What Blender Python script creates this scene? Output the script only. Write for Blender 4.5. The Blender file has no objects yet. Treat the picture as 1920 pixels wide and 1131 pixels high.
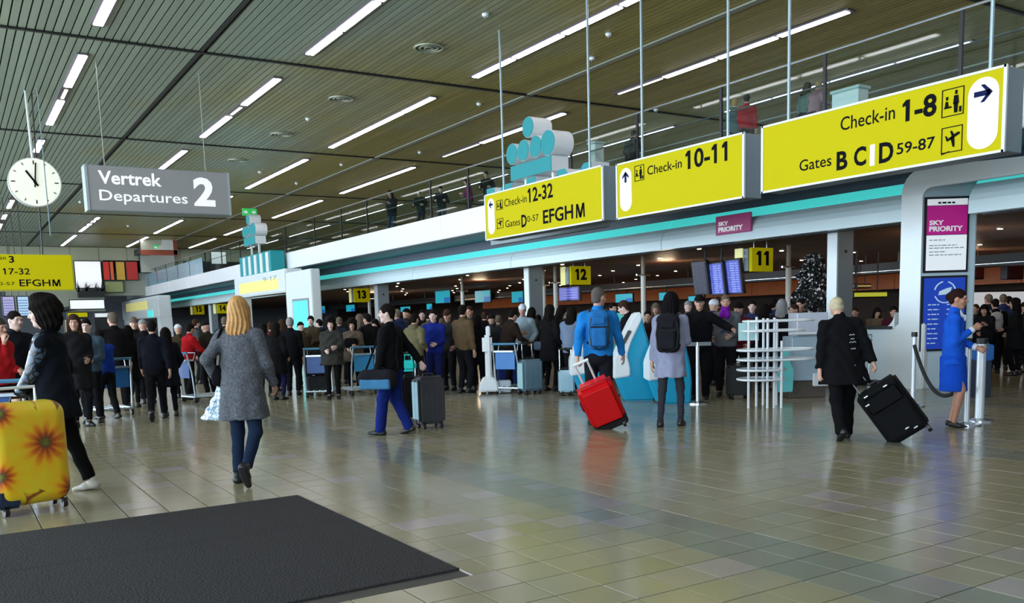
import bpy, math, random
import numpy as np
from mathutils import Matrix, Vector, Quaternion
PI=math.pi
rnd=random.Random(7)
SC=bpy.context.scene
COL=SC.collection
# ------------------------------------------------------------------ camera
FPX=1658.0; PX0,PY0=960.0,803.0
_Y=np.array([-100-PX0,628-PY0,FPX]); _Y/=np.linalg.norm(_Y)
_X=np.array([3600-PX0,520-PY0,FPX]); _X=_X-_Y*(_X@_Y); _X/=np.linalg.norm(_X)
_Z=np.cross(_X,_Y)
R=np.stack([_X,_Y,_Z]); CAM=np.array([0,0,1.5])
camd=bpy.data.cameras.new('camera'); cam=bpy.data.objects.new('camera',camd); COL.objects.link(cam)
camd.sensor_width=36; camd.lens=FPX/1920*36; camd.shift_y=(PY0-565.5)/1920; camd.clip_end=300; camd.clip_start=.05
m=Matrix.Identity(4)
cx,cy,cz=R@np.array([1,0,0]),-R@np.array([0,1,0]),-R@np.array([0,0,1])
for i in range(3):
    m[i][0],m[i][1],m[i][2],m[i][3]=cx[i],cy[i],cz[i],CAM[i]
cam.matrix_world=m
SC.camera=cam
# world: overcast daylight outside the hall
W=bpy.data.worlds.new('world'); SC.world=W; W.use_nodes=True
bg=W.node_tree.nodes['Background']; bg.inputs[0].default_value=(.62,.78,1,1); bg.inputs[1].default_value=.6
SC.view_settings.view_transform='Standard'; SC.view_settings.look='None'
SC.view_settings.exposure=0.0; SC.view_settings.gamma=1.0; SC.view_settings.use_curve_mapping=False
def area(name,loc,rot,sx,sy,power,color):
    l=bpy.data.lights.new(name,'AREA'); l.shape='RECTANGLE'; l.size=sx; l.size_y=sy; l.energy=power; l.color=color
    o=bpy.data.objects.new(name,l); COL.objects.link(o); o.location=loc; o.rotation_euler=rot; return o
# daylight coming through the glazed street front of the hall (behind the camera, to the left)
area('daylight_street_front',(-13.6,26,4.2),(0,-PI/2,0),6.6,84,17000,(.74,.88,1))
area('daylight_entrance',(8,-13.6,4.0),(PI/2,0,PI),40,6.4,6000,(.72,.88,1))
# ------------------------------------------------------------------ pixel helpers (photo pixel -> point on a world plane)
def ray(u,v): return R@np.array([u-PX0,v-PY0,FPX])
def hit(u,v,ax,val):
    d=ray(u,v); return CAM+d*((val-CAM[ax])/d[ax])
def G(u,v,z=0.): return hit(u,v,2,z)
def proj(p):
    c=R.T@(np.asarray(p,float)-CAM); return c[0]/c[2]*FPX+PX0,c[1]/c[2]*FPX+PY0,c[2]
def zat(x,y,v):
    lo,hi=0.,9.
    for _ in range(40):
        mm=(lo+hi)/2
        if proj((x,y,mm))[1]>v: lo=mm
        else: hi=mm
    return lo
# ------------------------------------------------------------------ materials
MATS={}
def mat(name,col,rough=.6,metal=0.,emi=0.,emc=None,noise=0.,nscale=20.,bump=0.,coat=0.,alpha=1.,spec=.5):
    if name in MATS: return MATS[name]
    mt=bpy.data.materials.new(name); mt.use_nodes=True; nt=mt.node_tree; b=nt.nodes['Principled BSDF']
    c=tuple(col)+(1,)
    b.inputs['Base Color'].default_value=c; b.inputs['Roughness'].default_value=rough; b.inputs['Metallic'].default_value=metal
    b.inputs['Specular IOR Level'].default_value=spec
    if coat: b.inputs['Coat Weight'].default_value=coat
    if emi:
        b.inputs['Emission Color'].default_value=tuple(emc or col)+(1,); b.inputs['Emission Strength'].default_value=emi
    if noise or bump:
        tc=nt.nodes.new('ShaderNodeTexCoord'); n=nt.nodes.new('ShaderNodeTexNoise'); n.inputs['Scale'].default_value=nscale; n.inputs['Detail'].default_value=4
        nt.links.new(tc.outputs['Object'],n.inputs['Vector'])
        if noise:
            mx=nt.nodes.new('ShaderNodeMix'); mx.data_type='RGBA'
            mx.inputs[6].default_value=tuple(max(0,k*(1-noise)) for k in col)+(1,); mx.inputs[7].default_value=tuple(min(1,k*(1+noise)) for k in col)+(1,)
            nt.links.new(n.outputs['Fac'],mx.inputs[0]); nt.links.new(mx.outputs[2],b.inputs['Base Color'])
        if bump:
            bp=nt.nodes.new('ShaderNodeBump'); bp.inputs['Strength'].default_value=bump; bp.inputs['Distance'].default_value=.02
            nt.links.new(n.outputs['Fac'],bp.inputs['Height']); nt.links.new(bp.outputs[0],b.inputs['Normal'])
    MATS[name]=mt; return mt
def cloth(col,noise=.25):
    k='cloth_%02x%02x%02x'%tuple(int(min(.999,c)*255) for c in col)
    k+='_%d'%int(col[2]*9999)
    return mat(k,col,.95,noise=noise,nscale=9,bump=.25,spec=.1)
white=mat('white_paint',(.72,.77,.78),.35,noise=.04,nscale=3)
white2=mat('white_plastic',(.75,.78,.8),.3,noise=.03)
chrome=mat('brushed_steel',(.62,.65,.68),.25,1.,noise=.08)
darkmetal=mat('dark_metal',(.03,.032,.035),.4,.6,noise=.1)
black=mat('black_plastic',(.008,.008,.009),.45,noise=.2)
grey=mat('grey_paint',(.22,.27,.3),.5,noise=.08,nscale=4)
yellow=mat('sign_yellow',(.42,.37,.001),.7,emi=.16,emc=(.80,.70,.001),noise=.03,nscale=2,spec=.12)
ink=mat('sign_ink',(.004,.005,.008),.8,noise=.1,spec=.08)
navy=mat('sign_navy',(.008,.012,.07),.8,noise=.1,spec=.1)
signwhite=mat('sign_white',(.8,.8,.82),.4,emi=.25,noise=.02)
teal=mat('teal_plastic',(.004,.26,.29),.55,noise=.06,nscale=3,emi=.05)
tealled=mat('teal_led',(.1,.6,.6),.4,emi=.75,emc=(.06,.62,.58),noise=.03)
tube=mat('lamp_tube',(1,1,1),.5,emi=14,emc=(1,.96,1))
tubewarm=mat('lamp_tube_warm',(1,.95,.8),.5,emi=2.2,emc=(1,.94,.72))
skin=mat('skin',(.5,.28,.2),.55,noise=.12,nscale=12)
skin2=mat('skin_pale',(.62,.42,.36),.55,noise=.1,nscale=12)
glassm=bpy.data.materials.new('railing_glass'); glassm.use_nodes=True
_n=glassm.node_tree; _n.nodes.clear(); _o=_n.nodes.new('ShaderNodeOutputMaterial'); _t=_n.nodes.new('ShaderNodeBsdfTransparent'); _t.inputs[0].default_value=(.84,.92,.9,1)
_g=_n.nodes.new('ShaderNodeBsdfGlossy'); _g.inputs['Roughness'].default_value=.03; _x=_n.nodes.new('ShaderNodeMixShader'); _f=_n.nodes.new('ShaderNodeFresnel'); _f.inputs[0].default_value=1.35
_x.inputs[0].default_value=.03; _n.links.new(_t.outputs[0],_x.inputs[1]); _n.links.new(_g.outputs[0],_x.inputs[2]); _n.links.new(_x.outputs[0],_o.inputs[0])
# ------------------------------------------------------------------ object helpers
def empty(name,label=None,cat=None,loc=(0,0,0),rz=0,group=None,kind=None):
    o=bpy.data.objects.new(name,None); o.empty_display_size=.1; COL.objects.link(o); o.location=loc; o.rotation_euler=(0,0,rz)
    return tag(o,label,cat,group,kind)
def tag(o,label=None,cat=None,group=None,kind=None):
    if label: o['label']=label
    if cat: o['category']=cat
    if group: o['group']=group
    if kind: o['kind']=kind
    return o
def link(name,me,parent=None,mt=None):
    o=bpy.data.objects.new(name,me); COL.objects.link(o)
    if mt is not None: me.materials.clear(); me.materials.append(mt)
    if parent is not None: o.parent=parent
    return o
class MB:
    """collects shapes, builds one mesh"""
    def __init__(s): s.v=[]; s.f=[]
    def add(s,vs,fs):
        n=len(s.v); s.v+=[tuple(map(float,p)) for p in vs]; s.f+=[tuple(n+i for i in f) for f in fs]; return s
    def box(s,x0,x1,y0,y1,z0,z1,T=None):
        vs=[(x,y,z) for x in (x0,x1) for y in (y0,y1) for z in (z0,z1)]
        if T is not None: vs=[tuple(T@Vector(p)) for p in vs]
        return s.add(vs,[(0,1,3,2),(4,6,7,5),(0,4,5,1),(2,3,7,6),(0,2,6,4),(1,5,7,3)])
    def tube(s,pts,r,n=8,closed=False,r2=None):
        P=[Vector(tuple(map(float,p))) for p in pts]; N=len(P); rings=[]; up=None
        for i,p in enumerate(P):
            a=P[(i-1)%N] if closed or i>0 else p; b=P[(i+1)%N] if closed or i<N-1 else p
            t=(b-a).normalized()
            if up is None: up=Vector((0,0,1)) if abs(t.z)<.9 else Vector((1,0,0))
            u=(up-t*up.dot(t)).normalized(); w=t.cross(u); up=u
            rr=r if r2 is None else r+(r2-r)*i/max(1,N-1)
            rings.append([p+(u*math.cos(2*PI*k/n)+w*math.sin(2*PI*k/n))*rr for k in range(n)])
        vs=[q for rg in rings for q in rg]; fs=[]
        for i in range(N if closed else N-1):
            j=(i+1)%N
            for k in range(n): fs.append((i*n+k,i*n+(k+1)%n,j*n+(k+1)%n,j*n+k))
        if not closed: fs+= [tuple(range(n))[::-1],tuple((N-1)*n+k for k in range(n))]
        return s.add(vs,fs)
    def cyl(s,a,b,r,n=20,r2=None): return s.tube([a,b],r,n,r2=r2)
    def prism(s,poly,a,b):
        """poly: 3-D points list (outline), extruded by vector b-a"""
        a=Vector(a); b=Vector(b); n=len(poly); P=[Vector(tuple(map(float,p))) for p in poly]
        return s.add([p+a for p in P]+[p+b for p in P],[tuple(range(n))[::-1],tuple(range(n,2*n))]+[(i,(i+1)%n,n+(i+1)%n,n+i) for i in range(n)])
    def build(s,name,mt,parent=None,bev=0,smooth=False,seg=2):
        me=bpy.data.meshes.new(name); me.from_pydata(s.v,[],s.f); me.validate(); me.update()
        import bmesh as _b
        bm=_b.new(); bm.from_mesh(me); _b.ops.recalc_face_normals(bm,faces=bm.faces)
        if bev: _b.ops.bevel(bm,geom=bm.edges[:],offset=bev,segments=seg,affect='EDGES',clamp_overlap=True)
        bm.to_mesh(me); bm.free()
        if smooth or bev: me.shade_smooth()
        if mt is not None: me.materials.append(mt)
        o=bpy.data.objects.new(name,me); COL.objects.link(o)
        if parent is not None: o.parent=parent
        if bev and not smooth:
            try: me.set_sharp_from_angle(angle=.6)
            except Exception: pass
        return o
def struct(o): o['kind']='structure'; return o
def xf(loc,rz=0,rx=0,ry=0): return Matrix.Translation(Vector(tuple(map(float,loc))))@Matrix.Rotation(rz,4,'Z')@Matrix.Rotation(ry,4,'Y')@Matrix.Rotation(rx,4,'X')
def arc(cx,cy,r,a0,a1,n=6): return [(cx+r*math.cos(a0+(a1-a0)*i/n),cy+r*math.sin(a0+(a1-a0)*i/n)) for i in range(n+1)]
def rrect(x0,x1,y0,y1,r,n=5):
    return arc(x1-r,y0+r,r,-PI/2,0,n)+arc(x1-r,y1-r,r,0,PI/2,n)+arc(x0+r,y1-r,r,PI/2,PI,n)+arc(x0+r,y0+r,r,PI,1.5*PI,n)
# ---- lettering: text mesh mapped on a frame given by bottom-left, bottom-right and top-left points
def flag_ones(s,v,me):
    """give the digit 1 its slanted flag and stem"""
    if '1' not in s or any(c.isalpha() for c in s): return v,me
    par=list(range(len(v)))
    def fd(a):
        while par[a]!=a: par[a]=par[par[a]]; a=par[a]
        return a
    for p in me.polygons:
        k=list(p.vertices)
        for q in k[1:]: par[fd(q)]=fd(k[0])
    g={}
    for i in range(len(v)): g.setdefault(fd(i),[]).append(i)
    hh=v[:,1].max()-v[:,1].min(); V=[tuple(p) for p in v]; Fs=[tuple(p.vertices) for p in me.polygons]
    for ids in g.values():
        q=v[ids]; w=q[:,0].max()-q[:,0].min(); h=q[:,1].max()-q[:,1].min()
        if h>.8*hh and w<.3*hh:
            x0,x1,t=q[:,0].min(),q[:,0].max(),q[:,1].max(); n=len(V)
            V+=[(x0+.001,t,0),(x0+.001,t-.26*hh,0),(x0-.16*hh,t-.30*hh,0),(x0-.16*hh,t-.16*hh,0),(x0-.03*hh,t-.04*hh,0)]; Fs.append((n,n+4,n+3,n+2,n+1))
    m2=bpy.data.meshes.new('t'); m2.from_pydata(V,[],Fs); m2.update(); bpy.data.meshes.remove(me)
    return np.array(V,float),m2
def text(s,BL,BR,TL,parent,mt,bold=0.0,name='lettering',lift=.004,shear=0,depth=.002):
    cu=bpy.data.curves.new('t','FONT'); cu.body=s; cu.size=1; cu.offset=bold; cu.shear=shear; cu.resolution_u=3
    o=bpy.data.objects.new('t',cu); COL.objects.link(o)
    me=bpy.data.meshes.new_from_object(o.evaluated_get(bpy.context.evaluated_depsgraph_get()))
    bpy.data.objects.remove(o); bpy.data.curves.remove(cu)
    v=np.zeros(len(me.vertices)*3); me.vertices.foreach_get('co',v); v=v.reshape(-1,3)
    mn,mx=v.min(0),v.max(0)
    v,me=flag_ones(s,v,me)
    mn,mx=v.min(0),v.max(0)
    BL,BR,TL=(np.array(tuple(map(float,p))) for p in (BL,BR,TL))
    ex,ey=BR-BL,TL-BL; nz=np.cross(ex,ey); nz/=np.linalg.norm(nz)
    q=BL+((v[:,:1]-mn[0])/(mx[0]-mn[0]))*ex+((v[:,1:2]-mn[1])/(mx[1]-mn[1]))*ey+nz*lift
    me.vertices.foreach_set('co',q.ravel()); me.update(); me.name=name; me.materials.clear(); me.materials.append(mt)
    o=bpy.data.objects.new(name,me); COL.objects.link(o); o.parent=parent
    return o
def glyph_m(BL,BR,TL,parent,mt,lift=.004):
    BL,BR,TL=(np.array(tuple(map(float,p))) for p in (BL,BR,TL)); ex,ey=BR-BL,TL-BL; nz=np.cross(ex,ey); nz/=np.linalg.norm(nz)
    m=MB()
    for poly in ([(0,0),(.17,0),(.19,1),(.05,1)],[(.81,1),(.83,0),(1,0),(.95,1)],[(.05,1),(.27,1),(.58,.16),(.44,.0),(.40,.0)],[(.73,1),(.95,1),(.60,0),(.42,.0),(.46,.25)]):
        m.add([BL+ex*x+ey*y+nz*lift for x,y in poly],[tuple(range(len(poly)))])
    return m.build('lettering',mt,parent)
def ptext(s,bl,br,tl,ax,val,parent,mt,bold=0.0,name='lettering',lift=.004):
    """same, corners given as photo pixels on a world plane"""
    A,B,T=hit(*bl,ax,val),hit(*br,ax,val),hit(*tl,ax,val)
    B[2]=A[2]=(A[2]+B[2])/2; T[0:2]=A[0:2]
    return text(s,A,B,T,parent,mt,bold,name,lift)
# ================================================================== SETTING
H=8.0; TS=.311; TX0=.484; TY0=7.55; MX1=2.5; MY0=4.61; MY1=7.55
def tilemat(name,a,b,c,dark=1.):
    mt=bpy.data.materials.new(name); mt.use_nodes=True; nt=mt.node_tree; bs=nt.nodes['Principled BSDF']; N=nt.nodes.new; L=nt.links.new
    g=N('ShaderNodeNewGeometry'); s=N('ShaderNodeVectorMath'); s.operation='SUBTRACT'; s.inputs[1].default_value=(TX0,TY0,0); L(g.outputs['Position'],s.inputs[0])
    d=N('ShaderNodeVectorMath'); d.operation='DIVIDE'; d.inputs[1].default_value=(TS,TS,1000); L(s.outputs[0],d.inputs[0])
    f=N('ShaderNodeVectorMath'); f.operation='FLOOR'; L(d.outputs[0],f.inputs[0])
    w=N('ShaderNodeTexWhiteNoise'); w.noise_dimensions='3D'; L(f.outputs[0],w.inputs['Vector'])
    r=N('ShaderNodeValToRGB'); e=r.color_ramp.elements; e[0].color=tuple(k*dark for k in a)+(1,); e[1].position=.97; e[1].color=tuple(k*dark for k in c)+(1,)
    m1=e.new(.5); m1.color=tuple(k*dark for k in b)+(1,); m2=e.new(.9); m2.color=tuple(k*dark*.95 for k in b)+(1,)
    L(w.outputs['Value'],r.inputs[0])
    n=N('ShaderNodeTexNoise'); n.inputs['Scale'].default_value=1.3; n.inputs['Detail'].default_value=5; L(g.outputs['Position'],n.inputs['Vector'])
    mx=N('ShaderNodeMix'); mx.data_type='RGBA'; mx.blend_type='MULTIPLY'; mx.inputs[0].default_value=.35; L(r.outputs[0],mx.inputs[6])
    rr=N('ShaderNodeMapRange'); rr.inputs[3].default_value=.6; rr.inputs[4].default_value=1.25; L(n.outputs['Fac'],rr.inputs[0]); L(rr.outputs[0],mx.inputs[7])
    L(mx.outputs[2],bs.inputs['Base Color'])
    r2=N('ShaderNodeMapRange'); r2.inputs[3].default_value=.12; r2.inputs[4].default_value=.24; L(n.outputs['Fac'],r2.inputs[0]); L(r2.outputs[0],bs.inputs['Roughness'])
    bs.inputs['Specular IOR Level'].default_value=.55
    MATS[name]=mt; return mt
tm=tilemat('floor_tile',(.285,.25,.15),(.31,.275,.18),(.36,.30,.28))
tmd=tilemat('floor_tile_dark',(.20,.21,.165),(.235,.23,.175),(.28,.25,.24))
grout=mat('grout',(.055,.05,.04),.8,noise=.3,nscale=4)
fl=struct(MB().box(-14,60,-14,96,-.3,-.0125).build('floor',grout))
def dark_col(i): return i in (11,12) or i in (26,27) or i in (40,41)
tmesh={}
for key,mm_ in ((0,tm),(1,tmd)):
    o=MB().box(0,TS-.008,0,TS-.008,-.0125,0).build('tile',mm_,bev=.0016,seg=1); tmesh[key]=o.data; bpy.data.objects.remove(o)
cand=[]
near=MB(); neard=MB(); 
def inmat(x,y): return x<MX1-.02 and MY0-.02<y+TS/2<MY1-.02
NX0,NX1,NY0,NY1=-6,50,-22,34
for i in range(NX0,NX1):
    for j in range(NY0,NY1):
        x,y=TX0+i*TS,TY0+j*TS
        if y<-8: continue
        u,v,d=proj((x+TS/2,y+TS/2,0))
        if inmat(x,y) and x+TS<=MX1: continue
        vis=d>.3 and -60<u<1980 and v<1160
        cand.append((d if vis else 999,i,j))
cand.sort()
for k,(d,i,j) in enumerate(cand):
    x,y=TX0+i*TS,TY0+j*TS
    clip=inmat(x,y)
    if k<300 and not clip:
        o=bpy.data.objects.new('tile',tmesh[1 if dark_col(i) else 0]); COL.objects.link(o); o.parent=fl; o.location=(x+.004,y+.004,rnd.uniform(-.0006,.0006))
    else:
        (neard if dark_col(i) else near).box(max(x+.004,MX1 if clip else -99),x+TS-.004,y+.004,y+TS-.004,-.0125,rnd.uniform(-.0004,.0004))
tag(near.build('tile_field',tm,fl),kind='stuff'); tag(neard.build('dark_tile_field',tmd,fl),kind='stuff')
# beyond: same tiles, too far to tell apart
X0,X1=TX0+NX0*TS,TX0+NX1*TS; Y1=TY0+NY1*TS
def far_tile():
    mt=tm.copy(); mt.name='floor_tile_far'; nt=mt.node_tree; bs=nt.nodes['Principled BSDF']; N=nt.nodes.new; L=nt.links.new
    br=N('ShaderNodeTexBrick'); br.offset=0; br.inputs['Scale'].default_value=1; br.inputs['Brick Width'].default_value=TS; br.inputs['Row Height'].default_value=TS; br.inputs['Mortar Size'].default_value=.005
    g=nt.nodes.new('ShaderNodeNewGeometry'); s=N('ShaderNodeVectorMath'); s.operation='SUBTRACT'; s.inputs[1].default_value=(TX0,TY0,0); L(g.outputs['Position'],s.inputs[0]); L(s.outputs[0],br.inputs['Vector'])
    br.inputs['Mortar'].default_value=(.06,.055,.045,1)
    src=bs.inputs['Base Color'].links[0].from_socket; L(src,br.inputs['Color1']); L(src,br.inputs['Color2']); L(br.outputs['Color'],bs.inputs['Base Color'])
    return mt
fm=far_tile()
MB().box(X0,X1,Y1,94,-.0125,0).box(X1,58,-12,94,-.0125,0).box(-13.5,X0,MY1,94,-.0125,0).box(-13.5,X0,-12,MY0,-.0125,0).build('tile_surface',fm,fl)
# mat
matm=mat('entrance_mat',(.040,.037,.038),.95,noise=.5,nscale=60,bump=.6,spec=.15)
em=empty('entrance_mat','dark charcoal entrance mat let into the beige tiled floor','mat',(0,0,0))
for a,b in ((MY0,6.32),(6.327,MY1)): MB().box(-13,MX1-.012,a,b,-.012,.002).build('mat_panel',matm,em,bev=.002,seg=1)
MB().box(MX1-.012,MX1,MY0,MY1,-.012,.003).build('edge_strip',darkmetal,em)
# ceiling with slats
cbase=mat('ceiling_void',(.01,.01,.011),.9,noise=.2)
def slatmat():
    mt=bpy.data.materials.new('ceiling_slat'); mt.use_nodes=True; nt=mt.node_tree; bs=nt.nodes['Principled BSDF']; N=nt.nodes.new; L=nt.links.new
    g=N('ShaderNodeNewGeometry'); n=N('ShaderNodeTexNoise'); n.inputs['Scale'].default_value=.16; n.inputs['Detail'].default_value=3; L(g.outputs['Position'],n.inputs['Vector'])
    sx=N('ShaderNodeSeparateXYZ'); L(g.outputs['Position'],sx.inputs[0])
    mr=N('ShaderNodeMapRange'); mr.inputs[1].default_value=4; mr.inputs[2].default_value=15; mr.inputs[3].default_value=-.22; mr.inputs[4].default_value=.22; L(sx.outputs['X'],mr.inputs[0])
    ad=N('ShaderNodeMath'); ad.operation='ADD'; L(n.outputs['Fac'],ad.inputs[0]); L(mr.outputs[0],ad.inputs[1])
    r=N('ShaderNodeValToRGB'); e=r.color_ramp.elements; e[0].position=.36; e[0].color=(.30,.36,.29,1); e[1].position=.66; e[1].color=(.34,.285,.075,1)  # golden reflected tint painted into the slat colour, stronger towards +X
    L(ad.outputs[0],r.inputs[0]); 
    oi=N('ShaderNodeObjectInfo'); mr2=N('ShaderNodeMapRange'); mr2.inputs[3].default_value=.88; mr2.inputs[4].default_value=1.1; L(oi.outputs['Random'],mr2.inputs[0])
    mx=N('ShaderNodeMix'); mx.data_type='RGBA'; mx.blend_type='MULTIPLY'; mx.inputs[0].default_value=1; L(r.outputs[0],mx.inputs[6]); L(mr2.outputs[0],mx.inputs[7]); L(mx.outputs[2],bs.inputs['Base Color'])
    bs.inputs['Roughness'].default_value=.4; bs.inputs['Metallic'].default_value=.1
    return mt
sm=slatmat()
ce=struct(MB().box(-14,60,-14,96,H+.06,H+.3).build('ceiling',cbase))
SW=.172; BY=[-10.6,.4,11.4,22.4,33.4,44.4,55.4,66.4,77.2]
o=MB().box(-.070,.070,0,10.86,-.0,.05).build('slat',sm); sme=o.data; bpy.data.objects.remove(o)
DIV=[-13.0,-3.65,5.7,15.05,24.4,33.75,43.1,52.5]; LX=[-10.7,-6.0,-1.35,3.32,8.0,12.62,17.33,22.1,26.8,31.4,36.1]
cands=[]; fieldm=MB()
for b,y in enumerate(BY[:-1]):
    for i in range(-75,300):
        x=i*SW+.06
        if min(abs(x-d) for d in DIV)<.12: continue
        u,v,d=proj((x,y+5.5,H)); us,vs,ds=proj((x,y+10,H))
        vis=max(ds,0.1)
        ok= (ds>1 and -100<us<2000 and 20<vs) or (d>1 and -100<u<2000 and 0<v)
        cands.append((ds if ok else 999,x,y))
cands.sort()
for k,(d,x,y) in enumerate(cands):
    if k<300:
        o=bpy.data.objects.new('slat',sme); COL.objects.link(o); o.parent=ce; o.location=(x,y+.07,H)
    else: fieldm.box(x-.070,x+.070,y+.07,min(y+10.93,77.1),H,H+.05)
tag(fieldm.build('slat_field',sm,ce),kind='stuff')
for k,d in enumerate(DIV):
    if k==2: MB().box(d-.04,d+.04,-12,77.1,H-.02,H+.06).build('slat_rail',black,ce)
    else: MB().box(d-.09,d+.09,-12,77.1,H-.03,H+.06).build('slat_rail',mat('rail_grey',(.3,.31,.24),.4,noise=.1),ce)
for y in BY[1:]: MB().box(-14,60,y-.05,y+.05,H-.035,H+.06).build('cross_rail',black,ce)
# light rows
def light_row(x,y,segs,label,grp):
    t=empty('ceiling_light',label,'ceiling light',(x,y,H),group=grp)
    L=segs[-1][1]
    MB().box(-.14,.14,-.05,L+.05,-.035,.03).build('housing',mat('lamp_housing',(.12,.1,.13),.4,.3,noise=.1),t)
    for a,b,w in segs:
        MB().box(-.095 if w else -.04,.095 if w else .04,a+.06,b-.06,-.05,-.03).build('diffuser',tube if w else tubewarm,t)
    return t
full=[(0,2.1,1),(2.1,4.2,1),(4.2,6.3,1),(6.3,8.3,1)]
mixd=[(0,3.25,1),(3.45,4.6,0),(4.8,8.3,1)]
wname=['row over the clock side','row above the hanging signs','row above the yellow boards']
for xi,x in enumerate(LX):
    if x<2 or x>28: 
        yr=[13.1,24.] if x<2 else [24.,35.]
    else: yr=[1.9,13.1,23.75,34.6,45.6,56.7,67.6]
    for yi,y in enumerate(yr):
        sg=full
        if x==3.32 and y>12: sg=mixd if y<30 else [(0,2.4,1),(5,8.3,1)]
        if x==8.0 and y==23.75: sg=mixd
        if x==8.0 and y>50: sg=[(0,1.1,1),(1.7,2.6,1),(3.4,4.4,1),(5,8.3,1)] if y<60 else full
        if x==17.33 and y==13.1: sg=[(0,2.,1),(2.,4.,1),(4.,6.,1),(6.,8.,0)]
        if x==17.33 and y==23.75: sg=[(0,2.1,1),(2.1,5.3,1),(5.4,8.3,0)]
        rn={3.32:'row above the clock',8.0:'row above the grey Departures board',12.62:'row directly above the yellow boards',17.33:'row just beyond the gallery edge',22.1:'second row over the gallery',26.8:'third row over the gallery'}.get(x)
        on=['nearest','second','third','fourth','fifth','sixth','farthest'][yi]
        light_row(x,y,sg,'%s white light line in the %s'%(on,rn) if rn else 'white light line in a ceiling row outside the hall part in view','fluorescent light lines in the ceiling')
# round vents
vm=mat('vent_metal',(.4,.42,.33),.4,.5,noise=.1)
for k,(u,v,lb) in enumerate([(804,88,'round ceiling vent above the left end of the balcony lights, largest of the vents'),(639,184,'round ceiling vent between the second and third light rows'),(527,251,'round ceiling vent behind and left of the second longest light row'),(445,300,'small far round ceiling vent just right of the grey Departures board')]):
    p=hit(u,v,2,H); t=empty('ceiling_vent',lb,'vent',(p[0],p[1],H-.003))
    for r0,nm in ((.34,'rim'),(.22,'ring'),(.1,'hub')):
        mbx=MB(); pts=[(r0*math.cos(a*PI/12),r0*math.sin(a*PI/12),-.02) for a in range(24)]
        mbx.tube(pts,.028,6,closed=True)
        mbx.build(nm,vm,t,smooth=True)
    MB().cyl((0,0,-.03),(0,0,0),.08,16).build('cap',darkmetal,t)
for u,v in ((577,222),(487,322),(556,343),(640,308),(898,194),(1141,63),(1110,108),(910,26),(1230,205),(150,378),(240,423),(345,395),(787,285)):
    p=hit(u,v,2,H); t=empty('sprinkler','small white sprinkler head dotted in the slatted ceiling, one of several alike','sprinkler',(p[0],p[1],H),group='white sprinkler heads in the ceiling')
    MB().cyl((0,0,-.06),(0,0,0),.06,12,r2=.08).build('cup',white,t); MB().cyl((0,0,-.1),(0,0,-.06),.02,8).build('nozzle',chrome,t)
# walls
wallm=mat('wall_paint',(.42,.44,.38),.7,noise=.08,nscale=1.5)
ww=struct(MB().box(-14,60,86,86.3,-.01,H+.1).build('wall_end',mat('end_wall_grey',(.16,.17,.19),.8,noise=.15,nscale=.6)))
wh=struct(MB().box(-14,60,77.2,77.45,6.95,H+.05).build('wall_header',wallm))
for k in range(36): MB().box(-13.9+k*2.05,-13.9+k*2.05+2.0,77.13,77.2,6.97,H-.03).build('panel',mat('olive_panel',(.33,.34,.24),.6,noise=.12,nscale=.8),wh)
struct(MB().box(10.8,14.2,77.0,77.15,4.2,6.97).box(4.,10.8,77.0,77.15,3.0,6.97).box(10.9,17,77.0,77.15,6.0,6.97).build('wall_far_upper',mat('far_upper',(.26,.28,.22),.7,noise=.2,nscale=.5)))
darkbrown=mat('back_wall_brown',(.035,.02,.014),.75,noise=.7,nscale=1.2)
struct(MB().box(46,46.3,-14,86,0,H+.1).build('wall_back',wallm))
struct(MB().box(33.7,34,-14,86,0,3.2).build('wall_check_in',darkbrown))
# glazed street front: mullions only where the daylight enters
fr=struct(empty('wall_street_front'))
for k in range(34): MB().box(-14,-13.8,-14+k*3,-13.85+k*3,0,H).build('mullion',darkmetal,fr)
MB().box(-14,-13.8,-14,86,0,.4).box(-14,-13.8,-14,86,7.5,H+.1).build('sill_band',wallm,fr)
fr=struct(empty('wall_entrance'))
for k in range(24): MB().box(-14+k*3,-13.85+k*3,-14,-13.8,0,H).build('mullion',darkmetal,fr)
MB().box(-14,46,-14,-13.8,7.3,H+.1).build('sill_band',wallm,fr)
# ---- balcony: deck, white fascia, dark soffit, white lower beam with teal light cove
XF=13.9; XB=15.2; YB0,YB1=-10,86
dk=struct(empty('floor_gallery'))
MB().box(XF+.1,46,YB0,YB1,4.3,4.66).build('deck',mat('gallery_floor',(.2,.2,.2),.6,noise=.1),dk)
fas=mat('fascia_white',(.80,.82,.86),.3,noise=.03,nscale=.7)
yy=YB0; 
while yy<YB1-.1:
    MB().box(XF,XF+.12,yy+.01,min(yy+5.99,YB1),4.12,4.88).build('fascia_panel',fas,dk,bev=.012,seg=1); yy+=6
MB().box(XF+.12,17,YB0,YB1,4.10,4.3).build('soffit',mat('soffit_slate',(.045,.06,.085),.5,noise=.15,nscale=2),dk)
bm_=struct(empty('beam_check_in'))
YG0,YG1=float(hit(1815,380,0,XB)[1]),float(hit(1728,380,0,XB)[1])
yy=YB0; beamw=mat('beam_white',(.62,.76,.8),.3,noise=.04,nscale=.5)
prof=[(XB,3.08),(XB,3.30),(XB+.03,3.40),(XB+.10,3.50),(XB+.22,3.60),(XB+.22,3.08)]
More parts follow.
